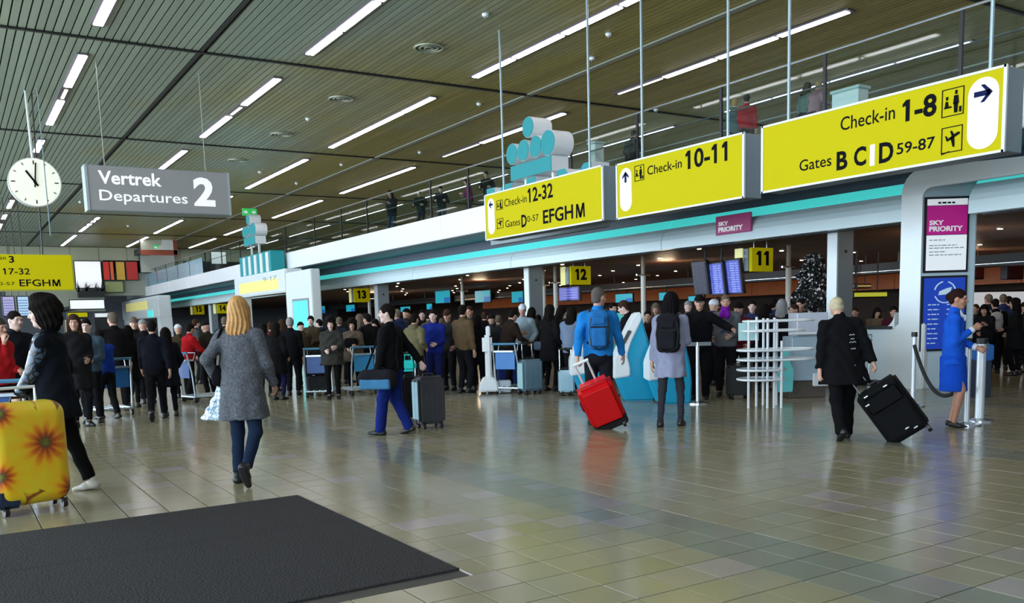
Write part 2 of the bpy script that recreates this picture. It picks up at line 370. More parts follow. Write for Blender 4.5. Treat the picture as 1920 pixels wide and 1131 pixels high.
while yy<YB1-.1:
    nx=min(yy+7,YB1); 
    if yy<YG0: nx=min(nx,YG0)
    elif yy<YG1-.01: yy=YG1; continue
    y2=nx-.01
    MB().prism([(x,yy+.01,z) for x,z in prof],(0,0,0),(0,y2-yy-.01,0)).build('beam_panel',beamw,bm_)
    MB().prism([(XB+.24,yy+.01,3.58),(XB+.22,yy+.01,3.61),(XB+.42,yy+.01,3.82),(XB+.46,yy+.01,3.80)],(0,0,0),(0,y2-yy-.01,0)).build('light_cove',tealled,bm_); yy=nx
MB().box(XB+.44,XB+.6,YB0,YG0,3.08,4.12).box(XB+.44,XB+.6,YG1+.1,YB1,3.08,4.12).build('beam_core',mat('soffit_slate2',(.05,.07,.1),.5,noise=.1),bm_)
# ceiling over the check-in desks: dark brown slats
cl=struct(empty('ceiling_check_in'))
MB().box(XB+.6,34,YB0,YB1,3.32,3.5).build('ceiling_board',mat('brown_void',(.012,.007,.005),.9,noise=.2),cl)
bs_=mat('brown_slat',(.11,.045,.022),.5,noise=.6,nscale=1.1)
fb=MB()
for k in range(100):
    x=XB+.7+k*.18
    fb.box(x,x+.1,YB0,YB1,3.2,3.26)
tag(fb.build('slat_field',bs_,cl),kind='stuff')
warm=mat('spot_warm',(1,.8,.55),.5,emi=14,emc=(1,.78,.5))
for k,(x,y) in enumerate([(17+i*3.2+(j%2)*1.4,5+j*3.1) for i in range(5) for j in range(16)]):
    t=empty('spotlight','small recessed spotlight in the dark brown check-in ceiling, one of many alike','spotlight',(x,y,3.2),group='spotlights over the check-in desks')
    MB().cyl((0,0,-.02),(0,0,.0),.085,12).build('rim',chrome,t); MB().cyl((0,0,-.03),(0,0,-.02),.055,12).build('lens',warm,t)
for x,y,e in ((19,12,60),(20,22,60),(20,34,70),(21,48,80),(27,16,60),(20,5,80)):
    l=bpy.data.lights.new('spot_glow','POINT'); l.energy=e; l.color=(1,.72,.45); l.shadow_soft_size=.3
    o=bpy.data.objects.new('spot_glow',l); COL.objects.link(o); o.location=(x,y,2.9)
# pillars under the beam
for k,(u0,um,u1) in enumerate([(1552,1571,1600),(983,992,1017),(700,706,727),(386,390,402)]):
    X=15.95; a=float(hit(u0,500,0,X)[1]); b_=float(hit(um,500,0,X)[1]); dx=float(hit(u1,500,1,b_)[0])-X; dy=a-b_
    t=struct(empty('pillar',loc=(X,a,0)))
    MB().box(0,dx,-dy,0,0,3.3).build('shaft',grey,t,bev=.01,seg=1)
    MB().box(-.03,.0,-dy+.005,-.005,0,3.3).build('lit_strip',white,t)  # daylit face of the pillar, its brightness painted as a white strip
    MB().cyl((dx/2,-dy-.01,2.7),(dx/2,-dy,2.7),.035,12).build('cover_cap',darkmetal,t)
# ================================================================== gallery railing
XR=14.35; ZR=6.26
rl=empty('gallery_railing','long glass railing with dark posts along the white gallery edge','railing',(XR,0,4.66))
ps=sorted([float(hit(u,v,0,XR)[1]) for u,v in [(590,440),(641,440),(688,400),(808,380),(878,350),(1070,270),(1195,230),(1352,200),(1547,120),(1802,80)]])
ps=[ps[0]-2.8,ps[0]-5.6]+ps+[ps[-1]+k*4 for k in range(1,10)]
ps=sorted(ps)
for k,y in enumerate(ps):
    if y<0: continue
    MB().box(-.02,.03,y-.03,y+.03,0,ZR-4.66).build('post',darkmetal,rl)
    if k+1<len(ps):
        MB().box(-.006,.006,y+.05,ps[k+1]-.05,.05,ZR-4.72).build('glass_panel',glassm,rl)
MB().tube([(0,0,ZR-4.66),(0,85,ZR-4.66)],.028,8).build('handrail',mat('rail_steel',(.35,.38,.38),.3,.8,noise=.1),rl)
MB().tube([(.25,0,1.1),(.25,85,1.1)],.018,8).build('inner_rail',mat('rail_dark',(.1,.1,.1),.4,.6,noise=.1),rl)
gs=empty('glass_screen','pale blue glass screen at the far end of the white gallery edge','glass screen',(13.97,58,4.88))
pg=bpy.data.materials.new('pale_blue_glass'); pg.use_nodes=True; _b=pg.node_tree.nodes['Principled BSDF']; _b.inputs['Base Color'].default_value=(.35,.55,.65,1); _b.inputs['Roughness'].default_value=.15; _b.inputs['Alpha'].default_value=.55
for k in range(6): MB().box(0,.02,k*3.6,k*3.6+3.5,.0,.98).build('glass_panel',pg,gs); MB().box(-.01,.03,k*3.6-.06,k*3.6-.02,0,1.0).build('post',darkmetal,gs)
# ================================================================== big yellow boards
XS=11.0
def pill(poly_px,X,parent,mt,name='arrow_field'):
    (u0,v0),(u1,v1)=poly_px; A=hit(u0,v0,0,X); B=hit(u1,v1,0,X)
    y1,y0=A[1],B[1]; z1=A[2]; z0=B[2]; r=abs(y1-y0)/2*.98
    pts=rrect(y0,y1,z0,z1,r,6)
    return MB().prism([(X,y,z) for y,z in pts],(-.006,0,0),(-.001,0,0)).build(name,mt,parent), ((y0+y1)/2,z1-r,r)
def arrow(cy_,cz_,r,d,X,parent):
    # d: screen direction 'R','L','U'; on an X plane screen-right is -Y
    s=r*.62; t=r*.17
    ang={'R':0,'U':PI/2,'L':PI}[d]
    def T(p):
        x,y=p; return (X,cy_-(x*math.cos(ang)-y*math.sin(ang)),cz_+x*math.sin(ang)+y*math.cos(ang))
    m=MB()
    for poly in ([(-s,-t),(s*.75,-t),(s*.75,t),(-s,t)],[(s,0),(s*.1,s*.9),(-s*.3,s*.9),(s*.45,0)],[(s,0),(s*.45,0),(-s*.3,-s*.9),(s*.1,-s*.9)]):
        m.prism([T(p) for p in poly],(-.012,0,0),(-.007,0,0))
    return m.build('arrow',navy,parent)
def picto_frame(u0,v0,u1,v1,X,parent,kind):
    A=hit(u0,v0,0,X); B=hit(u1,v1,0,X); y1,z1,y0,z0=A[1],A[2],B[1],B[2]; w=.011
    m=MB(); x0,x1=X-.008,X-.002
    m.box(x0,x1,y0,y1,z0,z0+w).box(x0,x1,y0,y1,z1-w,z1).box(x0,x1,y0,y0+w,z0,z1).box(x0,x1,y1-w,y1,z0,z1)
    W=y1-y0; Hh=z1-z0
    def q(a,b): return (X,y1-a*W,z0+b*Hh)
    def pr(pts): m.prism([q(a,b) for a,b in pts],(-.01,0,0),(-.003,0,0))
    if kind=='desk':
        pr([(.12,.3),(.45,.3),(.45,.36),(.12,.36)]); pr([(.15,.36),(.32,.36),(.28,.55),(.18,.55)]); pr([(.19,.6),(.29,.6),(.29,.72),(.19,.72)])
        pr([(.58,.1),(.64,.1),(.66,.45),(.55,.45)]); pr([(.66,.1),(.72,.1),(.74,.45),(.64,.45)]); pr([(.52,.42),(.78,.42),(.74,.72),(.56,.72)]); pr([(.6,.76),(.7,.76),(.7,.9),(.6,.9)]); pr([(.8,.1),(.9,.1),(.9,.3),(.8,.3)])
    else:
        pr([(.22,.5),(.3,.44),(.86,.66),(.88,.74),(.76,.74)]); pr([(.44,.55),(.56,.2),(.64,.2),(.62,.6)]); pr([(.5,.62),(.42,.82),(.49,.84),(.62,.66)]); pr([(.24,.52),(.18,.66),(.24,.66),(.34,.52)])
        pr([(.02,-.05),(.4,.02),(.4,.06),(.02,.0)])
    return m.build('pictogram',ink,parent)
def board(name,y1,y0,z0,z1,label,rods,dep=.42):
    t=empty(name,label,'sign',(XS,y0,z0))
    T=Matrix.Translation((-XS,-y0,-z0))
    k=empty('board_face'); k.parent=t; k.matrix_parent_inverse=Matrix.Identity(4); k.location=(-XS,-y0,-z0)
    bpy.data.objects.remove(k)
    def C(m,nm,mt,**kw):
        o=m.build(nm,mt,t,**kw); o.location=(-XS,-y0,-z0); return o
    C(MB().box(XS+.02,XS+dep,y0,y1,z0-.02,z1+.02),'casing',grey,bev=.01,seg=1)
    C(MB().box(XS-.012,XS+.02,y0-.01,y1+.01,z0-.03,z0).box(XS-.012,XS+.02,y0-.01,y1+.01,z1,z1+.03).box(XS-.012,XS+.02,y0-.02,y0+.02,z0-.03,z1+.03).box(XS-.012,XS+.02,y1-.02,y1+.02,z0-.03,z1+.03),'frame',mat('frame_white',(.7,.74,.76),.4,noise=.03))
    C(MB().box(XS,XS+.02,y0+.02,y1-.02,z0,z1),'face',yellow)
    for u in rods:
        yy=float(hit(u,max(30,290-(u-940)*.2),0,XS+dep/2)[1]); C(MB().tube([(XS+dep/2,yy,z1),(XS+dep/2,yy,H)],.024,8),'hanging_rod',mat('rod_steel',(.35,.45,.5),.4,.5,noise=.05))
    return t
def fixloc(t,n0):
    # parts built in world coordinates: bring them into the thing's frame
    for c in list(t.children):
        if c.location.length<1e-6: c.location=-t.location
def lt(t,*a,**k): return ptext(*a,0,XS,t,ink,**k)
s3=board('direction_board',9.87,6.1,3.36,4.32,'yellow board reading Check-in 1-8 Gates BC D59-87, largest of the hanging boards',(1479,1858))
lt(s3,'Check-in',(1576,244.6),(1678,224.6),(1576,220.8),bold=.005); lt(s3,'1-8',(1691.8,228.7),(1756,217.6),(1691.8,189),bold=.03)
lt(s3,'Gates',(1499,322.7),(1559,310),(1499,301),bold=.005); lt(s3,'B',(1568.6,320.4),(1589,316.3),(1568.6,285.4),bold=.03); lt(s3,'C',(1601,313.7),(1624,309.3),(1601,277.5),bold=.03)
lt(s3,'D',(1648,307.4),(1675,302),(1648,269),bold=.03); lt(s3,'59-87',(1681.3,290.8),(1753,277),(1681.3,269.5),bold=.012)
A,B=hit(1632,272,0,XS),hit(1640,310,0,XS); MB().box(XS-.006,XS-.001,B[1],A[1],B[2],A[2]).build('divider_bar',signwhite,s3)
_,(a,b,c)=pill(((1817,152),(1870,274)),XS,s3,signwhite); arrow(a,b,c,'R',XS,s3)
picto_frame(1767,170,1807,213,XS,s3,'desk'); picto_frame(1766,241,1804,282,XS,s3,'plane')
s2=board('direction_board',13.44,10.26,3.34,4.31,'yellow board reading Check-in 10-11 with an upward arrow, middle hanging board',(1204,1365))
lt(s2,'Check-in',(1214,328.5),(1278.5,314.7),(1214,312.0),bold=.005); lt(s2,'10-11',(1285.6,317.9),(1364,303),(1285.6,283.4),bold=.02)
_,(a,b,c)=pill(((1162.5,318),(1185,394)),XS,s2,signwhite); arrow(a,b,c,'U',XS,s2)
picto_frame(1190,312,1208,337,XS,s2,'desk')
s1=board('direction_board',18.33,13.88,3.37,4.37,'yellow board reading Check-in 12-32 Gates D EFGHM, in front of the crown emblem',(943,1105))
lt(s1,'Check-in',(946,388),(987.8,379.4),(946,374)); lt(s1,'12-32',(990,380),(1037,371),(990,353.7),bold=.02)
lt(s1,'Gates',(948,427),(975.6,421.8),(948,414)); lt(s1,'D',(978,426.6),(988,425),(978,403.3),bold=.03); lt(s1,'0-57',(989,416.8),(1010,413),(989,405.4)); lt(s1,'EFGH',(1018.6,420),(1075,410.5),(1018.6,394.3),bold=.02); A_,B_,T_=hit(1080,409.5,0,XS),hit(1097,406.5,0,XS),hit(1080,383,0,XS); B_[2]=A_[2]; T_[:2]=A_[:2]; glyph_m(A_,B_,T_,s1,ink)
_,(a,b,c)=pill(((914.4,374),(928.5,438)),XS,s1,signwhite); arrow(a,b,c,'L',XS,s1)
picto_frame(931,377,943,392,XS,s1,'desk'); picto_frame(932,411,944,427,XS,s1,'plane')
for s in (s1,s2,s3): fixloc(s,0)
# ---- left yellow board (faces the entrance, Y plane)
YL=28.0
t=empty('direction_board','yellow board reading 17-32 and EFGHM, hanging low below the clock','sign',(0,YL,0))
A,B=hit(-60,476,1,YL),hit(139,543,1,YL)
MB().box(A[0],B[0],0,.35,B[2],A[2]).build('casing',yellow,t,bev=.008,seg=1)
MB().box(A[0]-.02,B[0]+.02,-.02,.0,B[2]-.04,B[2]).box(B[0]-.0,B[0]+.03,-.02,.36,B[2],A[2]).build('frame',mat('board_edge',(.3,.3,.05),.5,noise=.1),t)
def l2(s,u0,u1,vb,vt,b=.0):
    o=ptext(s,(u0,vb),(u1,vb),(u0,vt),1,YL,t,ink,b); o.location=(0,-YL,0)
l2('3',17,27,493,480,.02); l2('ten',-6,11,487,481); l2('17-32',6,56.5,515,503,.01); l2('EFGH',37,95,537,524,.012); A_,B_,T_=hit(98.5,537,1,YL),hit(114,537,1,YL),hit(98.5,524,1,YL); T_[0]=A_[0]; B_[2]=A_[2]; glyph_m(A_,B_,T_,t,ink).location=(0,-YL,0); l2('0-57',-2,28,535,529)
for x in (A[0]+.4,B[0]-.7): MB().tube([(x,.17,A[2]),(x+.1,.17,H)],.02,6).build('hanging_rod',darkmetal,t)
# thin light cable tube over it
x=hit(97,466,1,YL-.5)[0]; z1=H
o=MB().tube([(0,0,0),(0,0,H-4.1)],.013,8).build('steel_cable',mat('cable_blue',(.16,.24,.28),.5),None); o.location=(x,YL-.5,4.1); tag(o,'thin pale vertical cable passing in front of the clock face','cable')
# ---- Departures board
YD=24.0
t=empty('departures_board','grey hanging board with white lettering Vertrek Departures 2','sign',(0,YD,0))
A,B=hit(157,309,1,YD),hit(432,403,1,YD); zt=(A[2]+hit(432,323,1,YD)[2])/2; zb=(B[2]+hit(163,395,1,YD)[2])/2
gy=mat('board_grey',(.24,.245,.25),.5,emi=.12,emc=(.3,.3,.31),noise=.04,nscale=2)
MB().box(A[0]+.06,B[0],.02,.5,zb,zt).build('casing',grey,t,bev=.01,seg=1); MB().box(A[0]+.05,B[0]-.01,0,.03,zb+.02,zt-.02).build('face',gy,t)
cg=mat('cap_grey',(.33,.38,.4),.4,noise=.05); MB().box(A[0],A[0]+.06,-.02,.5,zb,zt).build('end_cap',cg,t); MB().box(B[0]-.02,B[0]+.03,-.02,.5,zb,zt).build('end_cap',cg,t)
wt=mat('letter_white',(.85,.85,.88),.4,emi=.45,noise=.02)
def l3(s,bl,br,tl,b):
    o=ptext(s,bl,br,tl,1,YD,t,wt,b); o.location=(0,-YD,0)
l3('Vertrek',(185,345),(303.6,350),(183,319.2),.022); l3('Departures',(187.7,383),(352.7,387.4),(187.7,355.6),.008); l3('2',(364.6,386.5),(404.4,387.4),(363.3,332),.04)
for x in (A[0]+.5,B[0]-.5): MB().tube([(x,.25,zt),(x,.25,H)],.012,6).build('hanging_rod',mat('rail_grey',(.3,.31,.24),.4),t)
# ---- clock
YC=28.0; c=hit(65,343,1,YC); r=.655
t=empty('station_clock','round white clock with black hands hanging on a pale pole','clock',tuple(c))
MB().cyl((0,-.12,0),(0,.12,0),r,48).build('case',mat('clock_case',(.5,.52,.5),.4,noise=.05),t,smooth=False)
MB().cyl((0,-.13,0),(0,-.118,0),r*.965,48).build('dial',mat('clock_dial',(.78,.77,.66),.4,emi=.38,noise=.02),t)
for k in range(12):
    a=k*PI/6; L0=.1 if k%3==0 else .07; w=.014 if k%3==0 else .01
    T=Matrix.Rotation(a,4,'Y'); MB().box(-w,w,-.14,-.13,r*.88-L0,r*.88,T).build('hour_mark',ink,t)
MB().box(-.026,.026,-.155,-.145,-.12,.36,Matrix.Rotation(-.60,4,'Y')).build('hour_hand',ink,t)
MB().box(-.017,.017,-.168,-.158,-.14,.52,Matrix.Rotation(.10,4,'Y')).build('minute_hand',ink,t)
MB().cyl((0,-.17,0),(0,-.13,0),.04,16).build('hub',ink,t)
p=hit(47,170,2,H); MB().tube([(0,0,r),(p[0]-c[0]+.0,p[1]-c[1],H-c[2])],.035,8,r2=.03).build('pole',mat('pole_white',(.6,.62,.6),.4,noise=.03),t)
# ---- crown emblems (four discs, one on top, a bar) and teal letters behind board one
def crown(loc,s,label,cs=None):
    t=empty('crown_emblem',label,'emblem',loc); side=white2
    def disc(y,z,r):
        o=MB().cyl((0,0,0),(.55*s,0,0),r,28).build('disc',side,t); o.location=(0,y,z)
        f=MB().cyl((-.015,0,0),(0,0,0),r*.97,28).build('disc_face',teal,o)
    for k,y in enumerate((-.82,-.3,.25,.78)): disc(y*s,.86*s,(.30 if k==0 else .26)*s)
    disc(0.02*s,1.38*s,.25*s)
    MB().box(0,.5*s,-.95*s,.85*s,.2*s,.55*s).build('bar',side,t); MB().box(-.015,0,-.95*s,.85*s,.2*s,.55*s).build('bar_face',teal,t)
    for y in (-.7,.5): MB().box(.2*s,.28*s,(y-.04)*s,(y+.04)*s,-.6*s,.2*s).build('support_post',white2,t)
    for y,z,r in ((-.3,.86,.3),(.25,.86,.26)): MB().cyl((.3*s,y*s,.5*s),(.3*s,y*s,.86*s),.04*s,8).build('support_post',white2,t)
    MB().cyl((.3*s,0,.9*s),(.3*s,.02,1.3*s),.05*s,8).build('support_post',white2,t)
    return t
XC=12.3
ck=crown((XC,18.35,4.72),.98,'turquoise crown emblem of discs standing above the 12-32 board')
t=empty('airline_lettering','row of turquoise airline letters mostly hidden behind the 12-32 board','lettering',(XC,18.3,3.7))
for ch,y1,y0 in (('K',20.4,18.9),('L',18.5,17.5),('M',17.2,15.9)):
    o=text(ch,(0,y1-18.3,0),(0,y0-18.3,0),(0,y1-18.3,1.18),t,teal,.05,name='letter_face',lift=.0)
    m2=MB()
    me=o.data; vs=[v.co.copy() for v in me.vertices]; fs=[tuple(p.vertices) for p in me.polygons]
    n=len(vs); ed={}
    for f in fs:
        for a,b in zip(f,f[1:]+f[:1]): ed[(a,b)]=1
    m2.add([v+Vector((.01,0,0)) for v in vs]+[v+Vector((.5,0,0)) for v in vs],[f for f in fs]+[tuple(n+i for i in f) for f in fs]+[(a,b,n+b,n+a) for a,b in ed if (b,a) not in ed])
    o2=m2.build('letter',white2,t)
MB().box(.2,.35,-2.6,2.3,-.25,-.02).build('support_bar',grey,t); MB().tube([(.3,-2,-.15),(1.58,-2,.75)],.05).tube([(.3,2,-.15),(1.58,2,.75)],.05).build('bracket',grey,t)
c2p=hit(468,462,0,13.05)
c2=crown((13.05,float(c2p[1]),float(c2p[2])-.15),1.05,'far turquoise crown emblem above the teal striped box')
# ---- green exit signs
def exitsign(u,v,Y,w,h,label,hang=True):
    p=hit(u,v,1,Y); t=empty('exit_sign',label,'exit sign',tuple(p))
    MB().box(-w/2,w/2,-.04,.04,-h/2,h/2).build('box',mat('exit_green',(.02,.4,.08),.4,emi=.5,emc=(.03,.55,.1),noise=.05),t)
    m=MB(); a=-.043
    for sx in (-1,1):
        m.prism([(sx*w*.12,a,-.01),(sx*w*.3,a,h*.28),(sx*w*.3,a,-h*.28)],(0,0,0),(0,-.005,0)); m.box(min(sx*w*.3,sx*w*.42),max(sx*w*.3,sx*w*.42),a-.005,a,-h*.12,h*.12)
    m.build('arrows',signwhite,t)
    if hang: MB().tube([(0,0,-h/2),(0,0,-h/2-2.0)],.05,6).build('post',darkmetal,t)
    return t
exitsign(468,398,46,.72,.36,'green emergency exit sign with white arrows above the far crown emblem')
exitsign(297,464,70,.7,.3,'small green exit sign near the red framed wall panel',False)
# ---- portals
def portal_shell(t,X,yl,yr,zt,w,dep,r,mt,ybot=0,wt=None):
    wt=wt or w
    """white frame: left leg + top bar with rounded outer corner; outline on an X plane, y decreasing = screen right"""
    outer=[(yl,ybot),(yl,zt-r)]+[(yl-r+r*math.cos(a),zt-r+r*math.sin(a)) for a in np.linspace(0,PI/2,8)]+[(yr,zt)]
    ri=max(.05,r-w*.6)
    inner=[(yr,zt-wt)]+[(yl-w-ri+ri*math.cos(a),zt-wt-ri+ri*math.sin(a)) for a in np.linspace(PI/2,0,8)]+[(yl-w,ybot)]
    n=len(outer); m=MB(); pts=outer+inner
    # strip of quads
    out=outer; inn=inner[::-1]
    import itertools
    k=min(len(out),len(inn))
    for i in range(k-1):
        m.prism([(X,*out[i]),(X,*out[i+1]),(X,*inn[i+1]),(X,*inn[i])],(0,0,0),(dep,0,0))
    return m.build('frame',mt,t)
XP=14.9; yl=float(hit(1690,400,0,XP)[1])
t=empty('check_in_portal','white rounded portal with information screens beside the uniformed woman','portal',(XP,yl,0))
def W(o): o.location=-Vector(t.location); return o
yk=float(hit(1728,450,0,XP)[1]); W(portal_shell(t,XP,yl,3.0,3.95,yl-yk,.14,.42,white,wt=.36)); W(MB().box(XP+.14,XP+.5,yk+.12,yl,0,3.6).build('column_core',white,t))
# angled screen wall
ux,uy=R@np.array([1,0,0]),None
d=Vector((float(ux[0]),float(ux[1]),0)).normalized(); nrm=Vector((d.y,-d.x,0))
if nrm.dot(Vector((-1,-1,0)))<0: nrm=-nrm
P0=Vector((XP+.02,yk,0)); TW=Matrix(((d.x,-nrm.x,0,P0.x),(d.y,-nrm.y,0,P0.y),(0,0,1,0),(0,0,0,1)))  # local x along wall, y into wall
panelm=mat('portal_inner',(.5,.62,.68),.4,noise=.04,nscale=1)
W(MB().box(0,.98,0,.4,0,4.08,TW).build('screen_wall',panelm,t,bev=.03))
def screen(x0,x1,z0,z1,nm):
    W(MB().box(x0-.03,x1+.03,-.025,.0,z0-.03,z1+.03,TW).build('bezel',black,t))
def sm_(nm,col,em,emc=None): return mat(nm,col,.35,emi=em,emc=emc,noise=.05,nscale=3)
def onw(x0,x1,z0,z1,mt,name,l=.03): return W(MB().box(x0,x1,-l-.004,-l,z0,z1,TW).build(name,mt,t))
def zz(v,x=.45):
    q=TW@Vector((x,0,0)); return zat(q.x,q.y,v)
screen(.05,.79,zz(508),zz(372),'upper')
onw(.06,.78,zz(440),zz(386),sm_('screen_magenta',(.42,.01,.2),.35,(.42,.005,.2)),'screen_image')
onw(.06,.78,zz(507),zz(441),sm_('screen_white',(.75,.78,.8),.45),'screen_image'); onw(.06,.78,zz(385),zz(373),sm_('screen_white',(.75,.78,.8),.45),'screen_image')
def tw(s,x0,x1,z0,z1,mt,b=.02):
    q=[TW@Vector(p) for p in ((x0,-.036,z0),(x1,-.036,z0),(x0,-.036,z1))]
    return W(text(s,q[0],q[1],q[2],t,mt,b))
tw('SKY',.10,.36,zz(422),zz(413),signwhite,.04); tw('PRIORITY',.10,.70,zz(434),zz(424),signwhite,.04)
greyi=mat('text_grey',(.35,.42,.45),.5,noise=.05)
def rows(x0,zs,ws,mt,h=.018):
    m=MB()
    rr=random.Random(3)
    for z,w in zip(zs,ws):
        x=x0
        while x<x0+w:
            l=rr.uniform(.04,.1); m.box(x,min(x+l,x0+w),-.038,-.034,z,z+h,TW); x+=l+.02
    W(m.build('text_lines',mt,t))
rows(.11,[zz(v) for v in (451,461,466,473,479)],[.28,.5,.62,.3,.58],greyi)
rows(.25,[zz(382)],[.3],ink,.03)
screen(.03,.79,zz(655),zz(520),'lower')
blue=sm_('screen_blue',(.01,.05,.4),.35,(.008,.045,.42)); onw(.04,.78,zz(654),zz(521),blue,'screen_image')
pale=mat('pale_blue_print',(.55,.7,.8),.5,emi=.2,noise=.05)
m=MB(); cx_,cz_=.42,zz(548)
for a0,a1 in ((.3,1.3),(1.8,2.9),(3.5,5.6)):
    m.tube([TW@Vector((cx_+.19*math.cos(a),-.037,cz_+.19*math.sin(a))) for a in np.linspace(a0,a1,9)],.012,5)
m.prism([TW@Vector((cx_+a,-.034,cz_+b)) for a,b in ((-.12,-.05),(.02,-.03),(.1,.03),(.12,.09),(.03,.08),(-.1,.02))],(0,0,0),tuple(nrm*.006)).build if False else None
m.prism([TW@Vector((cx_+a,-.036,cz_+b)) for a,b in ((-.12,-.05),(.02,-.04),(.1,.02),(.12,.09),(.03,.07),(-.1,.02))],(0,0,0),tuple(nrm*.004))
W(m.build('globe_emblem',pale,t))
rows(.12,[zz(v) for v in range(572,650,9)],[.2,.2,.2,.2,.2,.16,.2,.2,.16],pale); rows(.46,[zz(v) for v in (572,581,590,599,608,617)],[.14]*6,pale)
# counter wall with round cut-out, left of the portal
cm=mat('counter_white',(.68,.78,.82),.3,noise=.05,nscale=.8)
yA=float(hit(1500,620,0,XP+.1)[1]); yB=yl-.6
y_in=float(hit(1682,600,0,XP+.1)[1]); z_s=float(hit(1600,617,0,XP+.1)[2])
def sp(y0,y1,z0,z1): W(MB().box(XP+.03,XP+.5,y0,y1,z0,z1).build('counter_panel',cm,t,bev=.012,seg=1))
sp(y_in,yA,0.12,z_s)
W(MB().prism([(XP+.02,y,z) for y,z in [(y_in,z_s)]+[(y_in+.3-.3*math.cos(a),z_s+.3-.3*math.sin(a)) for a in np.linspace(0,PI/2,7)]],(0,0,0),(.46,0,0)).build('counter_fillet',white,t))
W(MB().box(XP+.1,XP+.45,y_in,yA,0,.13).build('plinth',darkmetal,t))
W(MB().box(XP-.04,XP+.5,y_in+.04,yA,z_s,z_s+.05).build('counter_edge',darkmetal,t))
W(MB().prism([(XP+.02,y,z) for y,z in [(yl-.5,.0),(yl-.1,0),(yl+.2,.06),(yl+.32,.25),(yl+.32,1.),(yl,1.2),(yl-.5,1.2)]],(0,0,0),(.46,0,0)).build('foot_flare',white,t,bev=.02))
for s,(a,b,cc,dd) in {'22':(1626,1636,639,626),'CP':(1627,1636,663,648),'17':(1628,1636,681,671)}.items():
    o=ptext(s,(a,cc),(b,cc),(a,dd),0,XP+.03,t,mat('text_slate',(.1,.13,.16),.5),.02); W(o)
# priority sign on the beam
t=empty('priority_sign','small magenta sign with white lettering fixed to the white beam','sign',(XB,0,0))
A,B=hit(1343,407,0,XB-.03),hit(1409,437,0,XB-.03)
z0=hit(1343,442,0,XB-.03)[2]; z1=A[2]
mg=mat('magenta',(.36,.04,.17),.4,emi=.12,noise=.06)
MB().box(-.06,0,B[1],A[1],z0,z1).build('face',mg,t,bev=.012,seg=1)
for s,bl,br,tl in (('SKY',(1347,425),(1366,422),(1347,417)),('PRIORITY',(1347,437),(1393,430),(1347,427))):
    o=ptext(s,bl,br,tl,0,XB-.06,t,signwhite,.05); o.location=(-XB,0,0)
# ---- far portal (teal crown stands on it)
X2=12.9; y1=float(hit(443,520,0,X2)[1]); y2=float(hit(534,520,0,X2)[1])
t=empty('check_in_portal','far white portal with a pale yellow sign and teal screen','portal',(X2,y2,0))
y3=float(hit(583,520,0,X2+.0)[1]); ztop=float(hit(583,508,0,X2)[2])
W(portal_shell(t,X2,y1,y2,ztop+.25,.35,.6,.5,white))
W(MB().box(X2-.05,X2+.8,y2-.2,y1+.3,2.95,ztop+.3).build('header_box',white,t,bev=.06))
W(MB().box(X2-.06,X2-.04,y2+.8,y1-.6,3.12,ztop-.05).build('sign_panel',mat('pale_yellow',(.7,.66,.2),.4,emi=.35,emc=(.75,.7,.3),noise=.15,nscale=1.5),t))
o=text('9-17',(X2-.06,y2+3.0,3.55),(X2-.06,y2+1.0,3.55),(X2-.06,y2+3.0,3.75),t,greyi); W(o)
W(MB().box(X2,X2+.4,y3,y2,0,ztop+.1).build('column',white,t,bev=.03))
W(MB().box(X2-.03,X2,y3+.4,y2-.9,1.15,2.6).build('screen_bezel',grey,t)); W(MB().box(X2-.04,X2-.03,y3+.5,y2-1.,1.25,2.5).build('screen_image',tealled,t))
W(MB().box(X2-.03,X2,y3+.4,y2-.9,.55,1.).build('leaflet_panel',mat('pale_teal',(.5,.75,.75),.4),t))
z0=ztop+.3; ye=float(hit(500,490,0,X2)[1]); W(MB().box(X2+.2,X2+.85,ye,y1-.1,z0,z0+1.0).build('emblem_box',teal,t))
for k in range(5): W(MB().box(X2+.16,X2+.2,ye+.3+k*(y1-ye-.5)/5,ye+.3+(k+.4)*(y1-ye-.5)/5,z0+.05,z0+.95).build('emblem_stripe',white2,t))
# third, farthest portal
X3=12.9; ya=float(hit(222,560,0,X3)[1]); yb=float(hit(298,560,0,X3)[1]); ya=min(ya,82.)
t=empty('check_in_portal','farthest white portal with a pale yellow panel below the gallery end','portal',(X3,yb,0))
W(MB().box(X3-.1,X3+.8,yb,ya,2.3,3.85).build('header_box',white,t,bev=.05)); W(MB().box(X3-.12,X3-.1,yb+4.,ya-2.2,2.95,3.6).build('sign_panel',mat('pale_yellow',(.7,.66,.2),.4),t))
W(MB().box(X3,X3+.8,yb,yb+1.2,0,2.3).build('column',white,t)); W(MB().box(X3,X3+.8,ya-1,ya,0,2.3).build('column',white,t)); W(MB().box(X3-.13,X3-.1,yb+2.,yb+4.,2.35,2.85).build('screen_image',tealled,t))
